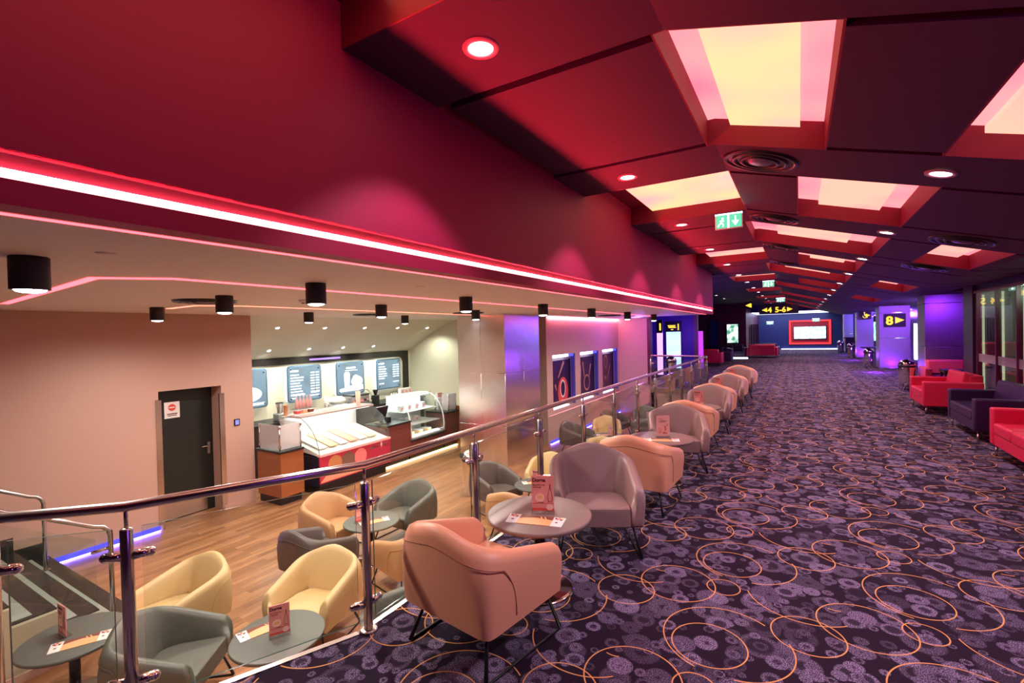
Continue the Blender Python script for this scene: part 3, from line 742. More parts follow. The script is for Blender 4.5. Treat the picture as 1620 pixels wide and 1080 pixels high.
text('numeral', '8', .46, L_YEL, r, (-.29, -.006, -.165), R_CAM, bold=.016)
m = MB(); tri(m, .21, 0, .26, 1, -.012, 0); m.build('arrow', L_YEL, r)
r = thing('restroom_sign', 'black sign with a yellow wheelchair symbol and arrow beside the far pillars', 'sign', (3.09, 31.5, 2.27))
MB().box(-.20, .20, 0, .06, -.21, .21).build('board', M_BLACK, r)
m = MB(); n = 14
for i in range(n):
    a, b = math.radians(-200 + 250 * i / n), math.radians(-200 + 250 * (i + 1) / n)
    P = lambda t, q: (-.07 + q * math.cos(t), -.05 + q * math.sin(t))
    m.prism([P(a, .10), P(b, .10), P(b, .07), P(a, .07)], -.008, 0, 'y')
for a, b, t in (((-.09, .11), (-.07, -.03), .035), ((-.07, -.03), (.0, -.03), .03), ((0, -.03), (.04, -.13), .03), ((-.08, .05), (-.01, .05), .02)):
    m.prism([(p.x, p.y) for p in seg_poly(a, b, t)], -.008, 0, 'y')
m.prism([(-.09 + .03 * math.cos(t * PI / 5), .145 + .03 * math.sin(t * PI / 5)) for t in range(10)], -.008, 0, 'y')
tri(m, .11, 0, .18, 1, -.008, 0); m.build('wheelchair_symbol', L_YEL, r)
MB().tube([(0, .03, .21), (0, .03, .45)], .01, 6).build('rod', M_BLACKM, r)
r = thing('direction_sign', 'small black sign with a yellow arrow, upper left of the 4 sign', 'sign', (-2.41, 30.0, 3.02))
MB().box(-.2, .2, 0, .06, -.2, .2).build('board', M_BLACK, r)
m = MB(); tri(m, -.10, 0, .24, -1, -.01, 0); m.build('arrow', L_YEL, r); text('numeral', '1', .30, L_YEL, r, (0.04, -.005, -.11), R_CAM, bold=.012)
MB().tube([(0, .03, .2), (0, .03, .5)], .01, 6).build('rod', M_BLACKM, r)

# pillars right of the hall
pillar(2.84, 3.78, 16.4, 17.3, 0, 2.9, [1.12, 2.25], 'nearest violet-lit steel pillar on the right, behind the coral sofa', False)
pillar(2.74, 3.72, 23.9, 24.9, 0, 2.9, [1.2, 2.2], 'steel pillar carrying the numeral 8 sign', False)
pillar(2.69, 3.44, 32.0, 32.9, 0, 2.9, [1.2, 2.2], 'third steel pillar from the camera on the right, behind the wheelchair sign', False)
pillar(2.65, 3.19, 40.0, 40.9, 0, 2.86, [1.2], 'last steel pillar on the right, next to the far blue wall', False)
for x0, x1, y, w in ((2.84, 3.78, 16.38, 'nearest pillar'), (2.74, 3.72, 23.88, 'numeral 8 pillar')):
    tag(MB().box(x0 - .02, x1 + .02, y - .02, y, 0, .035).build('floor_strip', M_STEEL), 'polished floor edging strip at the foot of the %s' % w, 'edging')
# lit posters on the right wall
M_TEAL = screen_mat('teal_poster', (0.05, 0.5, 0.45), (0.7, 1, 1), 1.3, 4)
M_TEAL.name = 'teal_lightbox'
for y0, y1, w in ((36.2, 39.0, 'far tall'), (27.6, 28.9, 'nearer tall'), (18.6, 19.9, 'nearest tall')):
    p = thing('lightbox_poster', '%s teal lightbox poster on the right wall between the steel pillars' % w, 'poster', (4.19, (y0 + y1) / 2, 1.35))
    MB().box(-.06, 0, -(y1 - y0) / 2, (y1 - y0) / 2, -.65, .65).build('casing', M_BLACK, p)
    MB().box(-.065, -.06, -(y1 - y0) / 2 + .04, (y1 - y0) / 2 - .04, -.6, .6).build('lit_face', M_TEAL, p)
for y, w in ((25.75, 'beside the numeral 8 sign'), (17.9, 'behind the nearest steel pillar')):
    tag(MB().box(4.13, 4.19, y - .12, y + .12, .25, 1.75).build('light_column', L_WHT), 'upright white light strip on the right wall %s' % w, 'light strip')
for y, w in ((20.5, 'nearest gap'), (28.8, 'middle gap'), (36.0, 'far gap')):
    tag(MB().box(4.12, 4.19, y - 2.2, y + 2.2, 2.35, 2.40).build('led_strip', L_VIOL), 'violet-blue light strip high on the right wall in the %s between pillars' % w, 'light strip')

# glazed front of the right-hand room
GX = 3.12
g = thing('window_1', None, None, (GX, 9.4, 0)); g['kind'] = 'structure'
M_MULL = mat('magenta_black_frame', (0.16, 0.015, 0.07), 0.25)
ys = [5.5, 7.6, 8.9, 10.05, 11.11, 12.09, 13.18]
f = MB()
for y in ys: f.box(-.03, .05, y - 9.4 - .02, y - 9.4 + .02, 0, 2.33)
f.box(-.05, .08, 5.5 - 9.4, 13.3 - 9.4, 2.31, 2.36); f.box(-.05, .08, 5.5 - 9.4, 13.3 - 9.4, 0, .05); f.build('frame', M_MULL, g)
MB().box(0, .012, 5.5 - 9.4, 13.3 - 9.4, .05, 2.31).build('pane', glass('grey_glass', (0.80, 0.84, 0.82), 1.3), g)
MB().box(-.004, -.001, 5.5 - 9.4, 13.2 - 9.4, .93, 1.09).build('frosted_band', glass('violet_frost', (0.6, 0.5, 0.7), 1, frost=.35), g)
M_LEDC = emit('pale_led_column', (0.85, 0.9, 0.55), 1.15)
for i, y in enumerate(ys[1:]):
    tag(MB().box(GX + .07, GX + .10, y + .03, y + .075, .1, 2.28).build('led_column', M_LEDC), 'pale vertical light strip behind the glazed right-hand front, %s from the camera' % ordn[i], 'light strip', 'vertical strips behind the glazing')
mb = MB(); rows = [[], []]
for i in range(81):
    y = 5.5 + 8 * i / 80; x = GX + 1.0 + .05 * math.sin(y * 14)
    rows[0].append((x, y, 0)); rows[1].append((x, y, 2.4))
mb.grid(rows); tag(mb.build('curtain', mat('grey_curtain', (0.24, 0.27, 0.24), 0.5)), 'dark grey pleated curtain behind the glazed right-hand front', 'curtain')
struct('wall_right_room', MB().box(GX + .2, 5.6, 13.45, 13.5, 0, 2.5).box(GX + .2, 5.6, 5.3, 5.4, 0, 2.5).box(5.5, 5.6, 5.4, 13.5, 0, 2.5).box(GX + .2, 5.6, 5.3, 13.5, 2.45, 2.5), mat('grey_room', (0.2, 0.2, 0.19), 0.5))
struct('floor', MB().box(4.6, 5.6, 5.3, 13.5, -.1, 0), M_CARPET)
p = thing('wall_screen', 'bright screen behind the glass front at the right edge', 'screen', (GX + .9, 11.9, 1.7))
MB().box(-.03, 0, -.75, .75, -.32, .32).build('casing', M_BLACK, p); MB().box(-.035, -.03, -.72, .72, -.29, .29).build('display', screen_mat('blue_display', (0.05, 0.1, 0.15), (0.6, 0.85, 0.9), 1.0, 9), p)
lamp('POINT', (GX + .55, 9.5, 2.25), 26, (0.9, 1, 0.8), shadow_soft_size=.1)
lamp('POINT', (GX + .55, 12.2, 2.25), 26, (0.9, 1, 0.8), shadow_soft_size=.2)

# entrances at the far left of the hall
for x0, x1, c, w, tz in ((-5.12, -4.49, L_WHT, 'white', 1.65), (-3.76, -3.58, None, 'magenta', 1.65)):
    if c is None:
        tag(MB().box(x0, x1, 22.02, 22.08, .03, 1.65).build('light_column', emit('magenta_column', (0.55, 0.05, 0.9), 1.1)), 'narrow magenta light column right of the brown post at the left entrance', 'light strip'); continue
    p = thing('entrance_portal', 'glowing pale doorway panel under a black sign with yellow lines', 'doorway', ((x0 + x1) / 2, 22.0, 0))
    hw = (x1 - x0) / 2
    MB().box(-hw - .04, -hw, -.04, .02, 0, 2.12).box(hw, hw + .04, -.04, .02, 0, 2.12).box(-hw, hw, -.04, .02, 2.08, 2.12).build('frame', M_BLACK, p)
    MB().box(-hw, hw, -.02, 0, .03, 1.65).build('lit_panel', screen_mat('pale_portal', (0.45, 0.75, 1), (0.62, 0.62, 1), 1.2, .8), p)
    MB().box(-hw, hw, -.035, 0, 1.65, 2.08).build('sign_box', M_BLACK, p)
    m = MB()
    for a, b, z in ((-.24, .1, 1.93), (-.2, .12, 1.84), (-.22, .08, 1.88), (-.1, .0, 1.75)): m.box(a, b, -.04, -.035, z - .018, z + .018)
    m.box(.19, .24, -.04, -.035, 1.72, 2.0); m.build('lettering', L_YEL, p)
    tag(MB().box(-.01, .01, -.05, -.03, 0, 0.01).build('threshold', M_STEEL, p))
tag(MB().box(-3.93, -3.77, 21.9, 22.1, 0, 3.25).build('post', mat('brown_post', (0.22, 0.09, 0.06), 0.4)), 'brown square post at the right end of the violet entrance wall', 'post')
p = thing('lit_totem', 'tall narrow white and pink lit panel at the end of the café wall', 'light panel', (-4.66, 18.9, 0))
MB().box(-.10, .10, 0, .08, 0, 1.62).build('lit_face', emit('pink_totem', (1, 0.45, 0.95), 1.15), p); MB().box(-.11, .11, 0, .10, 1.62, 2.12).build('head_box', M_BLACK, p)
MB().box(.0, .06, -.01, 0, 1.72, 2.0).build('lettering', L_YEL, p)
p = thing('poster_screen', 'upright lit poster screen on the dark maroon wall left of the hall', 'screen', (-3.59, 32.99, 1.43))
MB().box(-.38, .38, -.06, 0, -.64, .64).build('casing', M_BLACK, p)
MB().box(-.32, .32, -.065, -.06, -.58, .58).build('display', screen_mat('poster_display', (0.05, 0.25, 0.15), (0.8, 1, 0.9), 1.3, 3.2), p)
tag(MB().box(-4.95, -4.42, 32.92, 32.98, .0, 2.3).build('glass_door', M_NAVY), 'dark glass door left of the maroon wall', 'door')
d = thing('door_2', None, None, (-2.6, 36.0, 0)); d['kind'] = 'structure'
m = MB()
for i in range(6): m.box(-.3 + i * .1, -.22 + i * .1, 0, .04, 0, 2.0)
m.build('slatted_leaf', mat('dark_slats', (0.03, 0.02, 0.05), 0.4), d)
MB().box(-.36, -.31, -.02, .04, 0, 2.05).build('lit_edge', L_VIOL, d)
tag(MB().box(-3.6, -2.5, 29.9, 29.95, .01, .09).build('led_strip', L_WHT), 'white-blue light strip low beneath the far dark sofa', 'light strip')

# ================================================================= BALUSTRADE
RP = [(-3.9, 0.02), (-2.97, 0.58), (-2.62, 0.93), (-2.17, 1.91)] + [(-2.17, 1.91 + 1.09 * i) for i in range(1, 12)] + [(-2.41, 14.21), (-3.82, 14.38)]
bal = thing('balustrade', 'steel and glass balustrade along the edge of the carpeted gallery', 'railing', (-2.17, 1.91, 0))
RZ = 0.965
pts = []
P3 = [Vector((x - -2.17, y - 1.91, RZ)) for x, y in RP]
MB_ = MB(); MB_.tube(P3, 0.0235, 14); MB_.build('handrail', M_STEEL, bal)
for i in range(1, len(RP)):
    x, y = RP[i][0] + 2.17, RP[i][1] - 1.91
    m = MB(); m.sm = True
    m.lathe([(0.052, 0), (0.052, .008), (.045, .014), (.024, .016)], 20, (x, y, 0)); m.lathe([(.0255, 0), (.0255, .86), (.020, .868), (0.0, .868)], 16, (x, y, 0)); m.lathe([(.0085, .86), (.0085, RZ)], 10, (x, y, 0))
    po = m.build('post', M_STEEL, bal)
    d0 = (Vector(RP[i]) - Vector(RP[i - 1])).normalized(); d1 = (Vector(RP[i + 1]) - Vector(RP[i])).normalized() if i < len(RP) - 1 else d0
    for z in (0.16, 0.74):
        for dd, sg in ((d0, -1), (d1, 1)):
            if i == len(RP) - 1 and sg == 1: continue
            if i == 1 and sg == -1: pass
            n = Vector((-dd.y, dd.x)) * 0.0
            a = Vector((x, y)) + dd * sg * .02; b = Vector((x, y)) + dd * sg * .085
            m = MB(); m.sm = True
            m.tube([(a.x, a.y, z), (b.x, b.y, z)], .0225, 14); m.sph((b.x, b.y, z), .0225, (1, 1, 1), 14)
            m.build('glass_clamp', M_CHROME, po)
for i in range(len(RP) - 1):
    a, b = Vector(RP[i]) - Vector((-2.17, 1.91)), Vector(RP[i + 1]) - Vector((-2.17, 1.91)); d = (b - a).normalized()
    if (b - a).length < .35: q0, q1 = a + d * .05, b - d * .05
    else: q0, q1 = a + d * .055, b - d * .055
    n = Vector((-d.y, d.x)) * .005
    m = MB(); poly = [q0 + n, q1 + n, q1 - n, q0 - n]
    A = [m.v((p.x, p.y, .06)) for p in poly]; B = [m.v((p.x, p.y, .865)) for p in poly]
    m.mi = 0; m._f([A[0], A[1], B[1], B[0]]); m._f([A[2], A[3], B[3], B[2]])
    m.mi = 1; m._f([A[1], A[2], B[2], B[1]]); m._f([A[3], A[0], B[0], B[3]]); m._f(B); m._f(A[::-1])
    m.build('glass_panel', [M_GLASS, M_GEDGE], bal)

# stair handrails
def handrail(x, label, glass_on):
    r = thing('stair_handrail', label, 'handrail', (x, 1.95, -0.986))
    z = lambda y: 0.80 - (y - 1.95) * 0.575 if y < 1.95 else 0.9
    pts = [(0, -1.7, 1.02 + 1.2 * .575), (0, -0.45, .99 + .25)]
    pts = [(0, -1.9, 0.93 + 1.75 * .58), (0, -0.13, 0.93), (0, -.06, .905), (0, -.015, .86), (0, 0, .80), (0, 0, 0)]
    MB().tube(pts, .021, 12).build('rail', M_STEEL, r)
    MB().lathe([(.045, 0), (.045, .01), (.021, .012)], 18).build('foot', M_STEEL, r)
    if glass_on:
        m = MB(); m.prism([(-1.9, .15 + 1.8 * .55), (-.12, .15), (-.12, .80), (-1.9, .80 + 1.78 * .58)], -.005, .005, 'x'); m.build('glass_panel', M_GLASS, r)
        m = MB(); m.sm = True; m.tube([(0, -.02, .68), (0, -.14, .68)], .018, 10); m.sph((0, -.14, .68), .018); m.build('glass_clamp', M_CHROME, r)
    return r
handrail(-5.86, 'steel stair handrail with glass at the near side of the dark steps', True)
handrail(-7.75, 'plain steel stair handrail nearer the salmon wall', False)

# ================================================================= TUB CHAIRS
def tub(leather, name='tub_chair'):
    r = thing(name, '', 'armchair')
    NS = 72
    def path(t, z, rnd=False):
        # t 0..1 (by length) from front-right end round the back to the front-left end
        return umap(t, z, rnd)
    def raw(t, z, rnd=False):
        k = (z - .24) / .48; a = .328 + .042 * k; b = .308 + .060 * k; yf = .295 - .085 * max(0, (z - .42) / .15) ** 2; q = .8 if rnd else min(1, max(0, k)); e = 2 / (2.4 + 12 * (1 - q) ** 1.5)
        s_ = .24
        if t < s_: return Vector((a, yf * (1 - t / s_)))
        if t > 1 - s_: return Vector((-a, yf * (1 - (1 - t) / s_)))
        ph = (t - s_) / (1 - 2 * s_) * PI; c, s = math.cos(ph), math.sin(ph)
        return Vector((math.copysign(abs(c) ** e, c) * a, -abs(s) ** e * b))
    LEN = {}
    def umap(t, z, rnd=False):
        k_ = (round(z, 3), rnd)
        if k_ not in LEN:
            q_ = [raw(i / 600, k_[0], rnd) for i in range(601)]; _L = [0.0]
            for a_, b_ in zip(q_, q_[1:]): _L.append(_L[-1] + (b_ - a_).length)
            LEN[k_] = (_L, q_)
        _L, q_ = LEN[k_]
        s_ = min(1, max(0, t)) * _L[-1]; i = min(599, max(0, bisect.bisect_right(_L, s_) - 1)); return q_[i].lerp(q_[i + 1], (s_ - _L[i]) / max(1e-9, _L[i + 1] - _L[i]))
    def nrm(t, z, rnd=False):
        d = (path(min(1, t + .01), z, rnd) - path(max(0, t - .01), z, rnd)).normalized(); return Vector((d.y, -d.x))   # inward
    def H(t):
        w = abs(t - .5) / .5; return .742 - .215 * w ** 1.4
    secs = []
    for i in range(NS + 1):
        t = i / NS; h = H(t)
        prof = [(.24, 0), (.30, -.001), (.36, -.002), (.24 + (h - .24) * .55, -.003), (h - .07, 0), (h - .022, .010), (h, .040), (h - .008, .066), (h - .05, .085), (h - .13, .093), (.40, .10), (.30, .10), (.24, .098), (.24, 0)]
        row = []
        wb = max(0, 1 - abs(t - .5) / .30); wb = wb * wb * (3 - 2 * wb)
        for z, ins in prof:
            if ins > .09: ins += wb * (.02 if z > .41 else .06)
            rn = ins > .06 and z > .25; p = path(t, z, rn) + nrm(t, z, rn) * ins; row.append(Vector((p.x, p.y, z)))
        secs.append(row)
    def capped(row, dy, k):
        c = sum(row, Vector()) / len(row); return [Vector((c.x + (p.x - c.x) * k, p.y + dy, c.z + (p.z - c.z) * (1 - (1 - k) * .35))) for p in row]
    secs = [capped(secs[0], .022, .55), capped(secs[0], .015, .82)] + secs + [capped(secs[-1], .015, .82), capped(secs[-1], .022, .55)]
    m = MB(); V = m.grid(secs, True)
    m.sm = True; m._f(V[0][::-1]); m._f(V[-1])
    m.sm = False
    out = [path(i / NS, .24) for i in range(NS + 1)]; m.prism([(p.x * .985, p.y * .985) for p in out], .236, .246)
    m.build('shell', leather, r)
    inn = []
    def seat_pt(t):
        if t < .28: return (.232, .305 - .305 * t / .28)
        if t > .72: return (-.232, .305 - .305 * (1 - t) / .28)
        ph = (t - .28) / .44 * PI; c, s = math.cos(ph), math.sin(ph)
        return (math.copysign(abs(c) ** .62, c) * .232, -abs(s) ** .62 * .20)
    inn = [seat_pt(i / 40) for i in range(41)]
    t = bmesh.new(); A = [t.verts.new((x, y, .245)) for x, y in inn]; B = [t.verts.new((x, y, .345 + (y + .28) * .075)) for x, y in inn]
    t.faces.new(A[::-1]); top = t.faces.new(B); n = len(inn)
    for i in range(n): t.faces.new([A[i], A[(i + 1) % n], B[(i + 1) % n], B[i]])
    bmesh.ops.bevel(t, geom=[e for e in top.edges], offset=.028, segments=3, affect='EDGES', profile=.6)
    m = MB(); m.merge(t, False); m.build('seat', leather, r)
    pp = []
    for i in range(18, NS - 17):
        tt = i / NS; h = H(tt) - .105; p = path(tt, h) - nrm(tt, h) * .003; pp.append((p.x, p.y, h))
    for end, sgn in ((0, 1), (-1, -1)):
        tt = 18 / NS if end == 0 else (NS - 18) / NS; ex = []
        for q in range(1, 7):
            t2 = tt - sgn * .012 * math.sin(q / 6 * PI / 2) * 3; z = pp[end][2] - .045 * q; p = path(t2, z) - nrm(t2, z) * .003; ex.append((p.x, p.y, z))
        pp = ex[::-1] + pp if end == 0 else pp + ex
    MB().tube(pp, .0026, 5).build('piping', mat('piping_leather', tuple(c * .55 for c in leather.diffuse_color[:3]) if False else (0.30, 0.10, 0.07), 0.5) if leather == M_ORANGE else leather, r)
    for s in (1, -1):
        MB().tube([(s * .25, .25, .245), (s * .31, .315, .010), (s * .31, .30, .008), (s * .29, -.27, .008), (s * .29, -.285, .010), (s * .225, -.20, .245)], .0075, 8).build('leg', M_BLACKM, r)
    MB().box(-.008, .008, -.292, -.283, .275, .295).build('maker_tag', M_BLACK, r)
    return r
ORG = Kind(lambda: tub(M_ORANGE)); GRY = Kind(lambda: tub(M_GREYL)); CRM = Kind(lambda: tub(M_CREAML)); GGR = Kind(lambda: tub(M_GREYG)); TAN = Kind(lambda: tub(M_TAN)); BRN = Kind(lambda: tub(M_BROWNL))
D = math.radians
GU = 'tub chairs along the gallery railing'; GL = 'tub chairs on the lower café floor'
ORG((-1.555, 2.19, 0), D(-9), 'orange leather tub chair nearest the camera, seen from behind, at the edge of the carpet', GU)
for i, (y, rr) in enumerate([(4.68, 4), (7.19, 4), (9.54, 5), (11.88, 4), (14.45, 0)]):
    ORG((-1.36, y, 0), D(rr - 6), '%s orange tub chair from the camera in the row along the railing' % ordn[i + 1], GU)
GRY((-1.44, 3.63, 0), D(208), 'taupe tub chair facing the camera behind the nearest gallery table', GU)
for i, (y, rr) in enumerate([(6.2, 196), (8.65, 184), (10.90, 184), (13.15, 186)]):
    GRY((-1.33, y, 0), D(rr), '%s taupe tub chair from the camera in the row along the railing' % ordn[i + 1], GU)
def face(p, q): return math.atan2(-(q[0] - p[0]), q[1] - p[1])
tA, tB, tC, tD, tE, tF = (-5.05, 1.42), (-3.60, 2.25), (-4.75, 4.28), (-3.55, 6.55), (-3.75, 10.4), (-3.5, 12.5)
for K, p, q, lab in [(CRM, (-5.06, 2.20), tA, 'cream tub chair on the lower floor behind the leftmost table'), (GGR, (-4.24, 1.76), tB, 'grey-green tub chair between the two nearest lower tables'),
                     (CRM, (-4.02, 2.90), (-3.78, 2.1), 'cream tub chair with its seat towards the camera behind the lower table by the glass'), (GGR, (-2.92, 2.85), tB, 'grey tub chair on the lower floor right under the orange chair'),
                     (TAN, (-5.42, 4.22), tC, 'tan tub chair on the lower floor at the left of the table before the bar'), (GGR, (-4.85, 5.02), (-4.85, 4.2), 'grey-green tub chair behind the table before the bar'),
                     (BRN, (-4.83, 3.54), (-4.85, 4.4), 'dark taupe tub chair at the near side of the table before the bar'), (TAN, (-3.90, 4.06), tC, 'tan tub chair half hidden behind the nearest railing post'),
                     (BRN, (-4.28, 6.48), (-3.5, 6.2), 'dark grey tub chair on the lower floor in front of the steel pillar'), (TAN, (-3.45, 5.72), (-3.6, 6.6), 'tan tub chair with its back to the camera below the nearest gallery table'),
                     (CRM, (-3.75, 7.33), tD, 'cream tub chair on the lower floor behind the nearest taupe chair'), (BRN, (-4.55, 10.45), tE, 'dark grey tub chair on the lower floor beside the blue floor strip'),
                     (CRM, (-4.12, 11.3), (-3.75, 10.4), 'cream tub chair on the lower floor in front of the third picture'), (CRM, (-3.55, 9.55), tE, 'cream tub chair peeping over the second orange chair'),
                     (GGR, (-3.72, 13.35), tF, 'grey tub chair at the far lower table facing the camera'), (BRN, (-4.35, 12.6), tF, 'dark tub chair at the far lower table on the picture side'),
                     (GGR, (-3.28, 11.75), tF, 'blue-lit grey tub chair with its back to the camera at the far lower table'), (BRN, (-2.74, 13.1), tF, 'dark tub chair in the far corner of the lower floor')]:
    K(p + (LOW,), face(p, q), lab, GL)

# ================================================================= TABLES
def mk_table(top_m):
    r = thing('pedestal_table', '', 'table')
    m = MB(); m.sm = True; m.lathe([(0, .470), (.335, .470), (.345, .474), (.35, .482), (.35, .494), (.346, .499), (.34, .50), (0, .50)], 48, close=False); m.build('tabletop', top_m, r)
    m = MB(); m.sm = True; m.lathe([(.036, .02), (.036, .47)], 20); m.lathe([(.036, .455), (.11, .462), (.11, .47)], 20); m.build('column', M_BLACKM, r)
    m = MB(); m.sm = True; m.lathe([(0, 0), (.225, 0), (.225, .006), (.20, .014), (.05, .022), (.036, .03)], 36, close=False); m.build('base', mat('black_gloss_base', (0.45, 0.40, 0.40), 0.14, 1.0), r)
    return r
TT = Kind(lambda: mk_table(M_TOP)); TG = Kind(lambda: mk_table(M_TOPG))
UT = [(-1.51, 2.81, 12), (-1.35, 5.45, 0), (-1.39, 7.93, 0), (-1.40, 10.2, 0), (-1.40, 12.5, 0)]
for i, (x, y, _) in enumerate(UT):
    TT((x, y, 0), 0, '%s round taupe table from the camera along the railing' % ordn[i] if i else 'round taupe pedestal table between the nearest orange and taupe chairs', 'round tables along the railing')
LT = [(tA, 'leftmost round table below, beside the stairs', 60), (tB, 'round table below, just behind the nearest glass panel', 28), (tC, 'round table below in front of the bar', 20), (tD, 'round dark table below, behind the nearest gallery table', 0), (tE, 'round table below in front of the framed pictures', 0), (tF, 'farthest round table below, among the blue-lit chairs', 0)]
for p, lab, _ in LT: TG(p + (LOW,), 0, 'grey ' + lab, 'round tables on the lower café floor')

def mk_stand(kind):
    r = thing('menu_stand', '', 'table sign')
    MB().box(-.078, .078, -.0035, .0035, .004, .252).box(-.078, .078, -.04, .04, 0, .004).build('acrylic_holder', M_ACRYL, r)
    MB().box(-.074, .074, -.0028, .0028, .012, .246).build('insert', M_PINKP if kind == 0 else M_PALEP, r)
    m = MB(); y0, y1 = -.0046, -.003
    if kind == 0:
        m.mi = 0; m.box(-.074, .074, y0 + .0008, y1, .012, .030); m.box(-.074, .074, y0 + .0008, y1, .060, .064)
        m.mi = 1      # bottle
        prof = [(.046, .19), (.050, .19), (.0502, .165), (.060, .13), (.063, .10), (.060, .075), (.036, .075), (.033, .10), (.036, .13), (.0458, .165)]
        for a, b in zip(prof, prof[1:] + prof[:1]): m.prism([(p.x, p.y) for p in seg_poly(a, b, .0025)], y0, y1, 'y')
        m.mi = 2; m.prism([(-.02 + .032 * math.cos(t * PI / 8), .10 + .03 * math.sin(t * PI / 8)) for t in range(16)], y0, y1, 'y')
        m.prism([(.045 + .024 * math.cos(t * PI / 8), .038 + .021 * math.sin(t * PI / 8)) for t in range(16)], y0, y1, 'y')
        m.mi = 3; m.prism([(-.02 + .02 * math.cos(t * PI / 8), .105 + .014 * math.sin(t * PI / 8)) for t in range(16)], y0 - .0005, y0, 'y')
    else:
        m.mi = 0; m.box(-.05, -.02, y0, y1, .10, .105).box(-.05, -.015, y0, y1, .08, .085); m.box(-.05, -.02, y0, y1, .055, .065)
        m.mi = 1; m.box(-.04, .04, y0, y1, .185, .19).box(-.04, .03, y0, y1, .172, .177)
        m.mi = 0
        for a, b, t in (((.01, .05), (.03, .10), .016), ((.03, .10), (.015, .13), .012), ((-.005, .048), (.045, .048), .012), ((.035, .12), (.05, .15), .008)): m.prism([(p.x, p.y) for p in seg_poly(a, b, t)], y0, y1, 'y')
        m.mi = 2; m.mi = 3; m.prism([(.02 + .012 * math.cos(t * PI / 6), .07 + .012 * math.sin(t * PI / 6)) for t in range(12)], y0 - .0005, y0, 'y')
    m.build('printed_artwork', [M_REDP, M_INK, M_PALEP, M_PEACH], r)
    if kind == 0:
        text('lettering', 'Dorna', .034, M_INK, r, (-.070, -.004, .208), R_CAM, .0006, bold=.0012)
        text('lettering', 'Bucură-te de\no energie', .015, M_INK, r, (-.066, -.004, .182), R_CAM, .0006)
        text('lettering', 'Dorna', .013, M_INK, r, (-.03, -.0045, .066), R_CAM, .0006)
    else:
        text('lettering', 'Cocktail', .013, M_INK, r, (-.05, -.004, .205), R_CAM, .0006)
    return r
def mk_leaf():
    r = thing('flyer_set', '', 'leaflets')
    MB().box(-.11, .11, -.07, .07, 0, .004).build('large_flyer', M_PEACH, r)
    m = MB(); m.mi = 0; m.prism([(-.11, .07), (-.11, .015), (-.06, .03), (0, .04), (.06, .03), (.11, .02), (.11, .07)], .004, .0046)
    m.mi = 1; m.prism([(.02, .06), (.03, .06), (.07, -.04), (.06, -.04)], .0046, .005); m.prism([(.045, .06), (.055, .06), (.095, -.03), (.085, -.03)], .0046, .005)
    m.build('flyer_print', [M_BROWNP, M_PEACH], r)
    for s in (-1, 1):
        c = MB(); c.X = Matrix.Translation((s * .145, 0, 0)) @ Matrix.Rotation(-.05 * s, 4, 'Z'); c.box(-.04, .04, -.07, .075, 0, .0035)
        q = c.build('white_card', M_PAPER, r)
        c = MB(); c.X = Matrix.Translation((s * .145, 0, 0)) @ Matrix.Rotation(-.05 * s, 4, 'Z')
        for (a, b, mi) in ((-.022, .055, 0), (.0, .062, 1), (.02, .052, 2), (-.01, .042, 1), (.014, .038, 0)):
            c.mi = mi; c.prism([(a + .010 * math.cos(t * PI / 5), b + .010 * math.sin(t * PI / 5)) for t in range(10)], .0035, .0042)
        c.mi = 0; c.prism([(-.005 + .010 * math.cos(t * PI / 5), -.01 + .008 * math.sin(t * PI / 5)) for t in range(10)], .0035, .0042)
        c.build('card_print', [M_INK, M_REDP, M_PEACH], q)
    return r
ST0 = Kind(lambda: mk_stand(0)); ST1 = Kind(lambda: mk_stand(1)); LEAF = Kind(mk_leaf)
for i, (x, y, a) in enumerate(UT):
    w = 'on the %s table from the camera along the railing' % ordn[i] if i else 'on the gallery table nearest the camera'
    (ST1 if i == 1 else ST0)((x + .02, y + .02, .5), D(20 + (4 if i == 0 else 8)), 'pink menu stand ' + w, 'menu stands on the tables')
    LEAF((x + .04, y - .13, .5), D(14 if i == 0 else 20), 'peach and white leaflets ' + w, 'leaflet sets on the tables')
for i, (p, lab, a) in enumerate(LT):
    sx, sy, lx, ly, sr, lr = [(-.10, -.04, .14, .0, 2, 62), (.02, .0, -.17, -.02, 60, 72), (-.10, -.10, .05, .0, 80, 60), (.06, -.08, -.08, .06, 20, 40), (.08, -.05, -.1, .0, 20, 20), (.12, 0, -.08, 0, 20, 20)][i]
    (ST1 if i in (4, 5) else ST0)((p[0] + sx, p[1] + sy, LOW + .5), D(sr), 'pink menu stand on the ' + lab, 'menu stands on the tables')
    LEAF((p[0] + lx, p[1] + ly, LOW + .5), D(lr), 'leaflets on the ' + lab, 'leaflet sets on the tables')

# ================================================================= CAFÉ CEILING FITTINGS
def mk_cyl():
    r = thing('cylinder_downlight', '', 'ceiling lamp')
    m = MB(); m.sm = True; m.lathe([(.0, 0), (.075, 0), (.078, -.003), (.078, -.165), (.070, -.168), (.066, -.16), (.066, -.155)], 32, close=False); m.build('housing', mat('matt_black_housing', (0.012, 0.012, 0.013), 0.55), r)
    MB().lathe([(0, -.182), (.035, -.180), (.055, -.174), (.066, -.163)], 28, close=False).build('lens', L_DISC, r)
    return r
CY = Kind(mk_cyl)
rows = ['in the row nearest the red wall', 'in the middle row', 'in the row nearest the bar']
cnt = {}
for x, y in CYL:
    rw = 0 if x > -4 else (1 if x > -6 else 2); cnt[rw] = cnt.get(rw, -1) + 1
    CY((x, y, SOF), 0, '%s black cylinder lamp from the camera %s' % (ordn[cnt[rw]], rows[rw]), 'black cylinder lamps under the café ceiling')
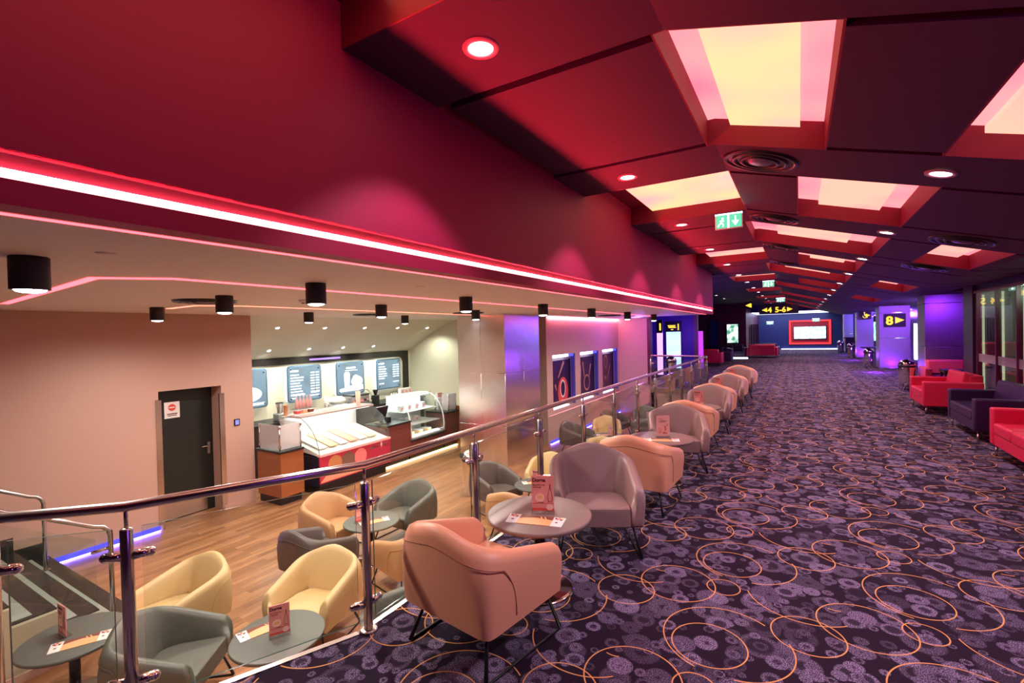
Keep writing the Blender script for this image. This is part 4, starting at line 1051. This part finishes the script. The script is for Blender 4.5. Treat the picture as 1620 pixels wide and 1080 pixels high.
def mk_mini():
    r = thing('bar_spotlight', '', 'spotlight')
    m = MB(); m.sm = True; m.lathe([(.055, 0), (.055, -.01), (.04, -.012)], 20, close=False); m.build('bezel', M_WHITE, r)
    MB().lathe([(0, -.006), (.04, -.006)], 18, close=False).build('lens', L_DISC, r)
    return r
MINI = Kind(mk_mini)
def bar_ceil(z):
    t = ((SOF - z) / 0.87) ** (1 / 1.35); return -8.37 - 1.83 * t, math.atan(0.87 * 1.35 * t ** .35 / 1.83)
for i, (y, z) in enumerate(BARL):
    x, sl = bar_ceil(z)
    o = MINI((x, y, z - .002), 0, '%s spotlight from the left in the %s row of the cream bar ceiling' % (ordn[i if i < 5 else i - 5], 'upper' if i < 5 else 'lower'), 'small spotlights over the bar')
    o.rotation_euler = (0, -sl, 0)
    lamp('SPOT', (x + .02, y, z - .04), 52, (0.95, 1, 0.86), spot_size=2.6, spot_blend=.7, shadow_soft_size=.04)
for x, y, lab in ((-2.93, 1.0, 'sprinkler cover beside the nearest cylinder lamp'), (-2.9, 3.25, 'sprinkler cover above the rail between cylinder lamps')):
    m = MB(); m.sm = True; m.lathe([(0, -.006), (.04, -.006), (.045, 0)], 20, close=False); tag(m.build('sprinkler_cover', M_SOF, loc=(x, y, SOF)), 'flat round ' + lab, 'sprinkler')
k = thing('smoke_detector', 'small white smoke detector on the café ceiling left of the bar lamps', 'detector', (-4.8, 3.42, SOF))
m = MB(); m.sm = True; m.lathe([(.05, 0), (.05, -.02), (.035, -.035), (0, -.035)], 20, close=False); m.build('housing', M_WHITE, k); MB().lathe([(.02, -.035), (.02, -.045), (0, -.045)], 12, close=False).build('sensor', M_BLACK, k)
k = thing('dome_camera', 'black dome security camera on the cream end wall of the bar', 'camera', (-8.05, 10.85, 1.98))
MB().box(-.03, .03, -.04, .03, 0, .06).build('bracket', M_BLACK, k); MB().sph((0, -.06, -.02), .055).build('dome', M_BLACK, k)

# ================================================================= MENU WALL
m = MB(); m.box(-10.2, -10.15, 4.9, 10.75, 1.13, 1.29).box(-10.2, -10.15, 10.55, 10.75, -.045, 1.13)
cpts = [(10.55, 1.13), (10.55, .93)] + [(10.35 + .20 * math.cos(t * PI / 16), .93 + .20 * math.sin(t * PI / 16)) for t in range(1, 8)] + [(10.35, 1.13)]
m.prism(cpts, -10.2, -10.15, 'x')
tag(m.build('menu_surround', mat('black_gloss_band', (0.012, 0.01, 0.010), 0.15)), 'glossy black band framing the menu boards above the bar', 'wall panel')
tag(MB().box(-10.148, -10.14, 7.35, 8.25, 1.19, 1.235).build('reflection_bar', emit('violet_reflection', (0.35, 0.2, 1), 1.6)), 'glowing bar imitating a violet reflection in the black band above the menus', 'display')  # reflection in the glossy band drawn as a glowing bar
M_MENU = screen_mat('menu_blue', (0.22, 0.34, 0.42), (0.26, 0.42, 0.54), 0.75, 2.2); L_MW = emit('menu_white', (0.92, 1, 1), 1.5)
def menu(y0, y1, kind, label):
    r = thing('menu_board', label, 'menu board', (-10.15, (y0 + y1) / 2, .665)); w = (y1 - y0) / 2; h = .41
    def rr(w_, h_, c=.07):
        P = []
        for sx, sy, a0 in ((1, 1, 0), (-1, 1, 90), (-1, -1, 180), (1, -1, 270)):
            for q in range(5): a = D(a0 + q * 22.5); P.append((sx * (w_ - c) + c * math.cos(a), sy * (h_ - c) + c * math.sin(a)))
        return P
    MB().prism(rr(w, h), -.047, .05, 'x').build('lightbox', L_MW, r)
    MB().prism(rr(w + .015, h + .015), .05, .075, 'x').build('rim', mat('steel_blue_rim', (0.08, 0.14, 0.22), 0.3), r)
    MB().prism(rr(w - .015, h - .015), .075, .078, 'x').build('face', M_MENU, r)
    for sy in (-1, 1):
        for sz in (-1, 1):
            c = MB(); c.X = Matrix.Translation((.078, sy * (w - .07), sz * (h - .07))) @ Matrix.Rotation(PI / 2, 4, 'Y'); c.sm = True; c.lathe([(.018, 0), (.018, .012), (0, .014)], 12, close=False); c.build('fixing_stud', M_BLACK, r)
    m = MB(); X0, X1 = .078, .081; rnd = random.Random(kind)
    if kind in (1, 3):
        n = 8 if kind == 1 else 6
        m.box(X0, X1, -w + .06, -w + .27, h - .13, h - .085)
        for i in range(n): 
            z = h - .20 - i * .065; L = .20 + .17 * rnd.random()
            m.box(X0, X1, -w + .06, -w + .06 + L, z - .015, z + .015); m.box(X0, X1, w - .29, w - .18, z - .015 + .03, z + .015 + .03); m.box(X0, X1, w - .15, w - .05, z - .015 + .03, z + .015 + .03)
        for i in range(2 if kind == 1 else 1):
            z = -h + .15 - i * .07; m.box(X0, X1, -w + .07, -w + .07 + (.36 if i == 0 else .14) * (1 if kind == 1 else .5), z - .015, z + .015); m.box(X0, X1, w - .29, w - .06, z + .01, z + .038)
    elif kind == 2:
        m.box(X0, X1, -.14, .16, h - .17, h - .12); m.box(X0, X1, -.18, .22, h - .22, h - .20)
        m.prism([(-.22, .12), (-.17, .17), (-.08, .17), (-.03, .12), (-.05, -.2), (.40, -.2), (.40, -.34), (-.38, -.34), (-.36, -.26), (-.20, -.24)], X0, X1, 'x')
        ellipse(m, .20, -.10, .19, .14, X0, X1); ellipse(m, .16, .0, .10, .07, X0, X1)
    else:
        ellipse(m, 0, -.12, .36, .17, X0, X1); m.box(X0, X1, -.12, .12, .12, .16); m.box(X0, X1, -.40, .42, -.36, -.31); ellipse(m, -.02, .2, .08, .05, X0, X1)
    m.build('lit_lettering', L_MW, r)
menu(5.25, 6.21, 4, 'leftmost lit menu board, cut off by the salmon wall, with a white plate')
menu(6.72, 7.60, 1, 'lit blue menu board with price lines, second from the left')
menu(8.07, 8.95, 2, 'lit menu board with a white drink picture, third from the left')
menu(9.42, 10.31, 3, 'rightmost lit blue menu board with price lines')

# ================================================================= BAR
def counter(x0, x1, y0, y1, top, label, m=M_WOODC, topm=M_BLACK, oh=.03):
    r = thing('bar_counter_unit', label, 'counter', ((x0 + x1) / 2, (y0 + y1) / 2, LOW)); hx, hy = (x1 - x0) / 2, (y1 - y0) / 2; H = top - LOW
    MB().box(-hx, hx, -hy, hy, .14, H - .035).build('body', m, r); MB().box(-hx + .02, hx - .06, -hy + .02, hy - .02, 0, .14).build('plinth', M_BLACK, r)
    MB().box(-hx - .01, hx + oh, -hy - oh * (y0 < 5), hy, H - .035, H, .005, 1).build('worktop', topm, r)
    return r
counter(-8.30, -7.62, 4.90, 5.34, -.21, 'orange wooden bar unit at the left end of the counter under the frosted box', M_WOODO)
counter(-8.25, -7.62, 7.31, 8.09, -.20, 'dark red wooden bar unit with the till', M_WOODC)
counter(-8.25, -7.62, 9.33, 9.86, -.21, 'wooden bar unit at the right end under the clear box', M_WOODC)
tag(MB().box(-8.25, -7.60, 9.87, 9.98, LOW, -.12).build('end_panel', M_WOODO), 'orange wooden end panel of the bar next to the steel pillar', 'panel')
# low front below the pastry case
r = counter(-8.25, -7.62, 8.095, 9.325, -.66, 'low wooden bar front below the lit pastry case', M_WOODC)
tag(MB().box(-7.675, -7.64, 7.35, 9.84, LOW + .01, LOW + .05).build('led_strip', L_WARM), 'warm light strip on the floor along the bar front', 'light strip')
# back counter
r = thing('back_counter', 'black-topped back counter under the menu boards', 'counter', (-9.83, 7.85, LOW))
MB().box(-.3, .3, -2.85, 2.85, 0, 1.06).build('body', mat('dark_cabinet', (0.03, 0.02, 0.018), .5), r); MB().box(-.33, .33, -2.9, 2.9, 1.06, 1.10).build('worktop', M_BLACK, r)
ZB = LOW + 1.10
# frosted / clear screens at the counter ends
def plexi(x0, x1, y0, y1, z0, h, label, m):
    r = thing('counter_screen_box', label, 'display box', ((x0 + x1) / 2, (y0 + y1) / 2, z0)); hx, hy = (x1 - x0) / 2, (y1 - y0) / 2
    for nm, b in (('side_pane', (-hx, hx, -hy, -hy + .008)), ('front_pane', (hx - .008, hx, -hy + .01, hy)), ('side_pane', (-hx, hx, hy + .002, hy + .010))):
        MB().box(b[0], b[1], b[2], b[3], .02, h).build(nm, m, r)
    for x in (-hx + .02, hx - .004):
        for y in (-hy, hy):
            for z in (.05, h - .06): MB().box(x - .02, x + .02, y - .02, y + .02, z, z + .035, .003, 1).build('clamp', M_STEEL, r)
    for cx_, cy_ in ((hx, -hy), (hx, hy), (-hx, -hy)): MB().tube([(cx_, cy_, 0), (cx_, cy_, h)], .012, 8).build('corner_post', M_STEEL, r)
plexi(-8.25, -7.66, 4.92, 5.32, -.21, .44, 'frosted plexiglass screen box at the left end of the bar', M_FROST)
plexi(-8.10, -7.66, 9.53, 9.83, -.21, .43, 'clear violet-tinted screen box at the right end of the bar', M_FROST)

# ice-cream case
r = thing('ice_cream_case', 'red ice-cream display case with curved glass and scoops printed on the front', 'display case', (-7.98, 6.40, LOW))
y0, y1 = -.85, .88; zf = .75
m = MB(); m.box(-.55, .50, y0, y1, .16, zf - .05); m.build('body', mat('dark_case_side', (0.015, 0.012, 0.03), 0.4), r)
MB().box(-.5, .42, y0 + .05, y1 - .05, 0, .16).build('plinth', M_BLACK, r)
MB().box(.50, .53, y0, y1, .22, zf - .04).build('front_panel', mat('crimson_panel', (0.50, 0.028, 0.07), 0.4), r)
m = MB(); m.box(.45, .55, y0, y1, zf - .04, zf).build('front_lip', mat('pink_lip', (0.85, 0.45, 0.45), 0.3), r)
m = MB()
m.prism([(-.52, .98), (.48, zf), (.48, zf - .04), (-.52, .80)], y0 + .02, y1 - .02, 'y'); m.build('tray_deck', M_WHITE, r)
ice = [(0.9, .85, .8), (.85, .6, .35), (.95, .9, .85), (.8, .45, .3), (.95, .93, .9), (.9, .75, .5)]
for i in range(6):
    yy = y0 + .22 + i * .24
    c = MB(); c.X = Matrix.Translation((0, yy, .885)) @ Matrix.Rotation(.225, 4, 'Y'); c.box(-.36, .36, -.10, .10, -.005, .02, .008, 1)
    c.build('ice_cream_tub', mat('ice_cream', ice[i], .6), r)
    c = MB(); c.sm = True; c.lathe([(.02, 0), (.024, .05), (.018, .065), (0, .07)], 12, (-.40, yy, .955)); c.build('tub_label_knob', M_WHITE, r)
arc = [(.50 - .06 * 0, zf)] + [(.50 - .62 * (1 - math.cos(a)), zf + .66 * math.sin(a)) for a in [D(q) for q in (12, 25, 38, 50, 62, 74, 86)]]
arc = [(.52, zf), (.50, zf + .12), (.44, zf + .28), (.33, zf + .43), (.18, zf + .55), (0.02, zf + .63)]
m = MB(); m.grid([[(x, y, z) for x, z in arc] for y in (y0, y1)]); m.build('curved_glass', M_GLASS, r)
for y in (y0, y1):
    m = MB(); m.prism(arc + [(-.52, zf + .63), (-.52, zf + .2)], y - .004, y + .004, 'y'); m.build('side_glass', M_GLASS, r)
    m = MB(); m.tube([(x, y, z) for x, z in arc], .006, 6); m.build('glass_edge', M_GEDGE, r)
MB().box(-.52, .04, y0 - .02, y1 + .02, zf + .63, zf + .665).build('top_shelf', mat('grey_pink_shelf', (0.45, 0.35, 0.33), 0.4), r)
MB().box(-.45, -.02, y0 + .05, y1 - .05, zf + .615, zf + .628).build('case_light', emit('case_light', (1, 0.97, 0.92), 4), r)
MB().box(-.53, -.50, y0, y1, .9, zf + .63).build('back_panel', M_WHITE, r)
m = MB(); scoop = [(-.52, mat('caramel_scoop', (0.55, 0.22, 0.08), .6)), (-.22, mat('coffee_scoop', (0.20, 0.10, 0.07), .6)), (.08, mat('strawberry_scoop', (0.80, 0.22, 0.22), .6))]
for yy, mm in scoop:
    m = MB(); ellipse(m, yy, .53, .155, .15, .53, .534); m.build('printed_scoop', mm, r)
m = MB(); m.prism([(-.85, .24), (-.62, .44), (-.40, .30), (-.20, .42), (.02, .30), (.25, .42), (.50, .24)], .53, .533, 'x'); m.build('printed_bowl', mat('peach_bowl', (0.85, 0.35, 0.22), .5), r)
text('lettering', 'BETTY', .075, M_PAPER, r, (.5335, .33, .60), R_EAST, .001, bold=.002); text('lettering', 'ICE', .075, M_PAPER, r, (.5335, .68, .60), R_EAST, .001, bold=.002)
m = MB(); m.prism([(p[0] + .63, p[1] + .62) for p in [(0, -.05), (.012, .0), (.035, .03), (.01, .04), (.03, .08), (0, .06), (-.03, .08), (-.01, .04), (-.035, .03), (-.012, 0)]], .53, .533, 'x'); m.build('emblem', M_PAPER, r)

# pastry case
r = thing('pastry_case', 'brightly lit white pastry case with curved glass right of the till', 'display case', (-8.0, 8.70, LOW + .485))
y0, y1 = -.575, .595
M_CASEW = mat('case_white', (0.85, 0.88, 0.88), 0.3)
MB().box(-.40, .33, y0, y1, .005, .04).build('deck', M_CASEW, r)
MB().box(-.42, -.40, y0, y1, .04, .95).build('back_panel', M_CASEW, r)
arc = [(.36, .03), (.37, .20), (.35, .40), (.30, .58), (.21, .74), (.08, .87), (-.06, .94)]
m = MB(); m.grid([[(x, y, z) for x, z in arc] for y in (y0, y1)]); m.build('curved_glass', M_GLASS, r)
for y in (y0, y1):
    m = MB(); m.tube([(x, y, z) for x, z in arc], .016, 8); m.tube([(-.06, y, .94), (-.42, y, .95)], .014, 8); m.build('arched_frame', M_CASEW, r)
    m = MB(); m.prism(arc + [(-.40, .95), (-.40, .03)], y - .003, y + .003, 'y'); m.build('side_glass', M_GLASS, r)
MB().box(-.42, -.05, y0, y1, .95, .97).build('top', M_CASEW, r)
for z, x1 in ((.30, .26), (.60, .14)): MB().box(-.38, x1, y0 + .02, y1 - .02, z, z + .012).build('shelf', M_CASEW, r)
MB().box(-.36, -.08, y0 + .04, y1 - .04, .925, .945).build('case_light', emit('pastry_light', (0.92, 1, 0.97), 9), r)
MB().box(.18, .24, y0 + .04, y1 - .04, .045, .06).build('case_light', emit('pastry_light_low', (0.92, 1, 0.97), 6), r)
for i in range(7):
    z = .612 if i < 4 else .312; yy = -.42 + (i % 4) * .25
    p = thing('pastry_box', '%s on the %s shelf of the pastry case' % (['small white carton, leftmost', 'small white carton, second from the left', 'small white carton, third from the left', 'small white carton, rightmost'][i % 4], 'upper' if i < 4 else 'lower'), 'box', (-8.0 - .1, 8.70 + yy, LOW + .485 + z))
    MB().box(-.05, .05, -.06, .06, 0, .13).build('carton', M_WHITE, p); MB().box(.05, .052, -.04, .04, .03, .08).build('carton_print', M_PINKP, p)
for i in range(3):
    p = thing('cake_slice', '%s pale cake on the bottom of the pastry case' % ['left', 'middle', 'right'][i], 'cake', (-7.95, 8.40 + i * .3, LOW + .485 + .042))
    m = MB(); m.prism([(-.10, -.08), (.10, -.05), (.10, .06), (-.10, .08)], 0, .07); m.build('sponge', mat('sponge', (0.75, 0.5, 0.25), .8), p); MB().prism([(-.10, -.08), (.10, -.05), (.10, .06), (-.10, .08)], .07, .085).build('icing', M_WHITE, p)

# things on the bar
def bottle(loc, label, c, h=.26, r0=.03, cap=M_WHITE):
    p = thing('bottle', label, 'bottle', loc)
    m = MB(); m.sm = True; m.lathe([(0, 0), (r0, 0), (r0, h * .6), (r0 * .4, h * .78), (r0 * .35, h * .92)], 14, close=False); m.build('body', c, p)
    m = MB(); m.lathe([(r0 * .42, h * .92), (r0 * .42, h), (0, h)], 12, close=False); m.build('cap', cap, p)
    return p
M_SYR = mat('pink_syrup', (0.85, 0.42, 0.40), .3)
for i in range(5): 
    q = bottle((-8.28, 5.69 + i * .075, .375), '%s pink syrup bottle from the left on the acrylic shelf above the ice-cream case' % ordn[i], M_SYR, .24, .028, M_WHITE); q['group'] = 'pink syrup bottles'
p = thing('acrylic_shelf', 'clear two-level shelf on top of the ice-cream case', 'shelf', (-8.28, 5.84, .265))
MB().box(-.12, .12, -.22, .22, .10, .108).build('shelf_board', M_ACRYL, p); MB().box(-.13, .13, -.29, .29, 0, .012).build('base', M_WHITE, p)
m = MB()
for s in (-1, 1): m.prism([(s * .27, .012), (s * .28, .012), (s * .205, .10), (s * .195, .10)], -.1, .1, 'x')
m.build('upright', M_ACRYL, p)
for i in range(3):
    p = thing('topping_jar', '%s small topping box on the lower level of the acrylic shelf' % ['left', 'middle', 'right'][i], 'jar', (-8.28, 5.70 + i * .14, .278))
    MB().box(-.05, .05, -.05, .05, 0, .055, .006, 1).build('tub', [M_REDP, M_PEACH, M_BROWNP][i], p); MB().box(-.052, .052, -.052, .052, .055, .062).build('lid', M_WHITE, p)
p = thing('cup_stack', 'stack of orange paper cups left of the acrylic shelf', 'cups', (-8.3, 5.47, .268))
m = MB(); m.sm = True
for i in range(5): m.lathe([(.03, .03 * i), (.04, .03 * i + .08), (.043, .03 * i + .082)], 16, close=False)
m.build('cups', mat('orange_paper', (0.8, 0.35, 0.2), .6), p); MB().box(-.05, .05, -.06, .06, -.003, 0).build('mat', M_WHITE, p)
# menu flyers stand, wafers
m = MB(); m.sm = True; m.lathe([(.045, 0), (.055, .30), (.05, .30), (.04, .01)], 18, close=False)
tag(m.build('wafer_tube', mat('peach_cup', (0.85, 0.55, 0.4), .5), loc=(-8.1, 7.02, .268)), 'tall pale cup stack at the right end of the ice-cream case', 'cups')
# blender
p = thing('blender', 'steel blender jug on a grey base at the left of the back counter', 'blender', (-9.65, 6.22, ZB))
MB().box(-.10, .10, -.10, .10, 0, .17, .02).build('motor_base', mat('grey_base', (0.35, 0.36, 0.36), .35, .5), p)
m = MB(); m.sm = True; m.lathe([(.05, .17), (.075, .38), (.075, .385)], 18, close=False); m.build('jug', M_CHROME, p); m = MB(); m.lathe([(.08, .385), (.08, .40), (0, .405)], 18, close=False); m.build('lid', M_BLACK, p)
# grinder, white machines
p = thing('milk_frother', 'slim white and steel mixer standing at the middle of the back counter', 'mixer', (-9.65, 7.42, ZB))
m = MB(); m.sm = True; m.lathe([(.07, 0), (.07, .02), (.06, .18), (.045, .22)], 18); m.build('body', M_STEEL, p); m = MB(); m.sm = True; m.lathe([(.05, .22), (.055, .30), (.045, .37), (0, .39)], 18, close=False); m.build('head', M_WHITE, p)
p = thing('ice_machine', 'white rounded machine with sloping lid on the back counter', 'machine', (-9.70, 7.78, ZB))
MB().box(-.2, .2, -.16, .16, 0, .16, .03).build('body', M_CASEW, p); m = MB(); m.sph((0, -.02, .24), .2, (1, 1.05, .52), 18); m.build('lid', M_CASEW, p)
p = thing('coffee_machine', 'chrome espresso machine with curved pipe behind the ice-cream case', 'coffee machine', (-9.70, 8.36, ZB))
MB().box(-.22, .16, -.30, .28, .10, .30, .015).build('body', mat('machine_silver', (0.55, 0.5, 0.52), .25, .8), p); MB().box(-.22, .24, -.30, .28, .02, .06, .008, 1).build('drip_tray', M_STEEL, p)
MB().box(-.2, .2, -.28, .26, .30, .33, .006, 1).build('cup_rail', M_BLACK, p)
MB().box(.16, .165, -.25, .23, .14, .20).build('control_strip', M_PINKP, p)
for y in (-.15, .12):
    m = MB(); m.sm = True; m.lathe([(.035, .16), (.04, .20)], 14, (.18, y, 0)); m.tube([(.2, y, .17), (.33, y, .15)], .012, 8); m.build('portafilter', M_BLACK, p)
m = MB(); m.tube([(.0, -.05, .33), (.05, .0, .42), (.08, .15, .45), (.1, .30, .40), (.12, .38, .28), (.12, .38, .14)], .012, 8); m.build('steam_pipe', M_CHROME, p)
for sx in (-.18, .18):
    MB().lathe([(.015, 0), (.015, .1)], 8, (sx * .9, -.26, 0)).build('foot', M_BLACK, p)
p = thing('coffee_grinder', 'black coffee grinder with hopper right of the espresso machine', 'grinder', (-9.62, 8.92, ZB))
MB().box(-.08, .08, -.07, .07, 0, .24, .02).build('body', M_BLACK, p); m = MB(); m.sm = True; m.lathe([(.03, .24), (.07, .36), (.07, .38), (0, .385)], 16, close=False); m.build('hopper', M_SMOKE, p)
for i in range(3):
    q = bottle((-9.58, 9.46 + i * .085, ZB), '%s of three white pump bottles on the back counter' % ['left', 'middle', 'right'][i], M_WHITE, .26, .034, M_BLACK); q['group'] = 'white pump bottles'
for i in range(3):
    p = thing('tea_box', '%s pink tea box on the white cabinet at the right of the back counter' % ['left', 'middle', 'right'][i], 'box', (-9.60, 9.85 + i * .15, ZB + .16)); MB().box(-.05, .05, -.065, .065, 0, .15).build('carton', M_PAPER, p); MB().box(.05, .052, -.03, .04, .03, .10).build('carton_print', M_PINKP, p)
p = thing('white_cabinet', 'small white appliance under the pink tea boxes', 'cabinet', (-9.62, 10.02, ZB)); MB().box(-.14, .14, -.28, .28, 0, .16, .01).build('body', M_WHITE, p); MB().box(.14, .145, -.05, .26, .07, .14).build('screen', M_BLACK, p)
p = thing('dark_tray', 'dark tray of small items on the back counter left of the mixer', 'tray', (-9.62, 7.12, ZB)); MB().box(-.12, .12, -.22, .22, 0, .05, .008, 1).build('tray', mat('dark_red_tray', (0.12, 0.01, 0.015), .4), p); MB().box(-.08, .08, -.15, .12, .05, .10, .02).build('contents', M_BLACK, p)
# till
p = thing('till', 'black point-of-sale screen and keypad on the bar between the two cases', 'till', (-7.95, 7.52, -.20))
MB().box(-.10, .10, -.10, .10, 0, .02).box(-.03, .03, -.03, .03, .02, .22).build('foot', M_BLACK, p)
m = MB(); m.X = Matrix.Translation((0, 0, .27)) @ Matrix.Rotation(.35, 4, 'Y'); m.box(-.02, .02, -.18, .18, -.12, .12, .008, 1); m.build('monitor', mat('purple_black_monitor', (0.03, 0.015, 0.03), .3), p)
MB().box(-.06, .06, .14, .24, .0, .12, .01).build('receipt_printer', M_BLACK, p)
p = thing('card_rack', 'pale pink wire card rack beside the clear box at the right end of the bar', 'rack', (-7.95, 9.24, -.20 + .49)); p.location = (-7.95, 9.26, .335)
p.location = (-7.86, 9.425, -.21)
m = MB()
for y in (-.08, 0, .08): m.tube([(0, y, 0), (0, y, .36)], .004, 5)
for z in (.02, .13, .24, .35): m.tube([(0, -.08, z), (0, .08, z)], .004, 5)
m.build('wire_grid', mat('red_wire', (0.6, 0.2, 0.18), .4), p); MB().box(-.006, .006, -.085, .085, .36, .48, .004, 1).build('header_card', M_PALEP, p)
m = MB()
for z in (.03, .14, .25):
    for y in (-.04, .04): m.box(.002, .008, y - .033, y + .033, z, z + .085)
m.build('cards', M_PAPER, p)

# ================================================================= BINS, SOFAS
def mk_bin():
    r = thing('dome_bin', '', 'bin')
    m = MB(); m.sm = True; m.lathe([(0, 0), (.165, 0), (.17, .01), (.18, .60)], 28, close=False); m.build('body', M_CHROME, r)
    m = MB(); m.sm = True; m.lathe([(.182, .60), (.19, .61), (.19, .645), (.182, .655)], 28, close=False); m.build('rim', M_BLACK, r)
    m = MB(); m.sm = True; m.lathe([(.182, .65)] + [(.19 * math.cos(a), .65 + .16 * math.sin(a)) for a in [D(q) for q in (5, 20, 35, 50, 65, 80)]] + [(0, .81)], 28, close=False); m.build('dome_lid', M_CHROME, r)
    m = MB(); m.X = Matrix.Translation((-.10, -.135, .71)) @ Matrix.Rotation(D(38), 4, 'Z') @ Matrix.Rotation(D(-20), 4, 'X'); m.box(-.06, .06, -.006, .008, -.04, .04, .004, 1); m.build('flap', M_BLACK, r)
    return r
BIN = Kind(mk_bin)
BIN((2.40, 15.97, 0), 0, 'chrome bin with domed lid by the red armchair, nearest of the hall bins', 'chrome dome bins')
BIN((2.42, 24.0, 0), 0, 'chrome dome bin left of the pillar with the numeral 8', 'chrome dome bins')
BIN((2.40, 31.4, 0), 0, 'chrome dome bin third from the camera on the right of the hall', 'chrome dome bins')
BIN((2.30, 37.5, 0), 0, 'farthest chrome dome bin on the right of the hall', 'chrome dome bins')
BIN((-3.82, 17.0, 0), 0, 'chrome dome bin seen over the far bend of the balustrade', 'chrome dome bins')
BIN((-5.08, 6.95, LOW), 0, 'chrome dome bin on the lower floor in front of the steel pillar', 'chrome dome bins')

def sofa(W_, Dp, m_, name, label, cat, loc, rz, m_side=None, cush=2, backh=.74, armh=.62, m_seat=None):
    # local: front faces -Y ... seats look along -Y
    r = thing(name, label, cat, loc, rz); ms = m_side or m_; at = .14
    for s in (-1, 1):
        x0, x1 = (s * W_ / 2, s * (W_ / 2 - at)); MB().box(min(x0, x1), max(x0, x1), -Dp / 2, Dp / 2 - .02, .15, armh, .025, 3).build('armrest', ms, r)
    MB().box(-W_ / 2 + at, W_ / 2 - at, Dp / 2 - .20, Dp / 2, .15, backh - .06, .02, 2).build('back_frame', m_, r)
    MB().box(-W_ / 2 + at, W_ / 2 - at, -Dp / 2 + .01, Dp / 2 - .2, .15, .30, .01, 1).build('base', m_, r)
    w = (W_ - 2 * at) / cush
    for i in range(cush):
        a = -W_ / 2 + at + i * w
        MB().box(a + .004, a + w - .004, -Dp / 2, Dp / 2 - .24, .29, .44, .03, 3).build('seat_cushion', m_seat or m_, r)
        c = MB(); c.X = Matrix.Translation((a + w / 2, Dp / 2 - .25, .60)) @ Matrix.Rotation(-.20, 4, 'X'); c.box(-w / 2 + .004, w / 2 - .004, -.07, .08, -.17, .19, .04, 3); c.build('back_cushion', m_, r)
    for x in (-W_ / 2 + .06, W_ / 2 - .06):
        for y in (-Dp / 2 + .06, Dp / 2 - .08): MB().tube([(x, y, .15), (x, y - .012 * (1 if y < 0 else -1), 0)], .014, 8).build('leg', M_STEEL, r)
    return r
WST = -PI / 2     # seat side turned to -X
sofa(1.45, .82, M_REDL, 'sofa', 'bright red leather sofa at the right edge, nearest the camera', 'sofa', (2.50, 7.72, 0), WST, cush=2)
sofa(1.45, .86, M_PURL, 'armchair', 'dark purple leather armchair between the two red seats on the right', 'armchair', (2.56, 9.95, 0), WST, cush=1, backh=.80)
sofa(1.30, .88, M_REDL, 'armchair', 'red leather armchair between the purple armchair and the nearest bin', 'armchair', (2.44, 12.40, 0), WST, cush=1, backh=.80)
sofa(1.7, .85, M_CORALL, 'sofa', 'coral leather sofa facing the camera before the nearest steel pillar', 'sofa', (3.50, 15.75, 0), 0, cush=2, backh=.86, m_seat=M_PURL)
k = thing('side_table', 'low black side table behind the red armchair', 'table', (3.05, 14.5, 0))
MB().box(-.25, .25, -.25, .25, .60, .66, .006, 1).build('tabletop', M_BLACK, k)
for sx in (-.21, .21):
    for sy in (-.21, .21): MB().box(sx - .02, sx + .02, sy - .02, sy + .02, 0, .60).build('leg', M_BLACK, k)
sofa(1.15, .8, M_REDL, 'armchair', 'red leather armchair just beyond the far end of the balustrade', 'armchair', (-3.65, 24.2, 0), PI, cush=1, m_side=M_REDL, backh=.80)
sofa(.95, .8, M_PURL, 'armchair', 'black-green armchair beside the red one beyond the balustrade', 'armchair', (-3.2, 25.6, 0), -PI / 2, cush=1, backh=.82)
sofa(1.6, .8, M_REDL, 'sofa', 'red leather sofa in the middle distance left of the hall', 'sofa', (-1.85, 31.3, 0), PI, cush=2, backh=.80)
sofa(1.5, .8, M_PURL, 'sofa', 'dark sofa behind the far red one', 'sofa', (-1.75, 32.35, 0), 0, cush=2, backh=.86)
sofa(1.3, .8, M_PURL, 'sofa', 'dark sofa in front of the maroon wall with the lit poster', 'sofa', (-3.35, 30.9, 0), 0, cush=2, backh=.72)
k = thing('side_table', 'low dark table with a red foot between the far chrome bins', 'table', (2.75, 27.5, 0))
MB().box(-.3, .3, -.3, .3, .68, .72).build('tabletop', M_BLACK, k); MB().box(-.04, .04, -.04, .04, .03, .68).build('column', M_BLACK, k); MB().box(-.22, .22, -.22, .22, 0, .03).build('base', M_REDL, k)
k = thing('bar_table', 'dark high table beside the farthest chrome bin', 'table', (2.95, 37.6, 0))
MB().box(-.5, .5, -.3, .3, .95, 1.0).build('tabletop', M_BLACK, k); MB().box(-.4, .4, -.2, .2, 0, .95).build('body', M_BLACK, k)
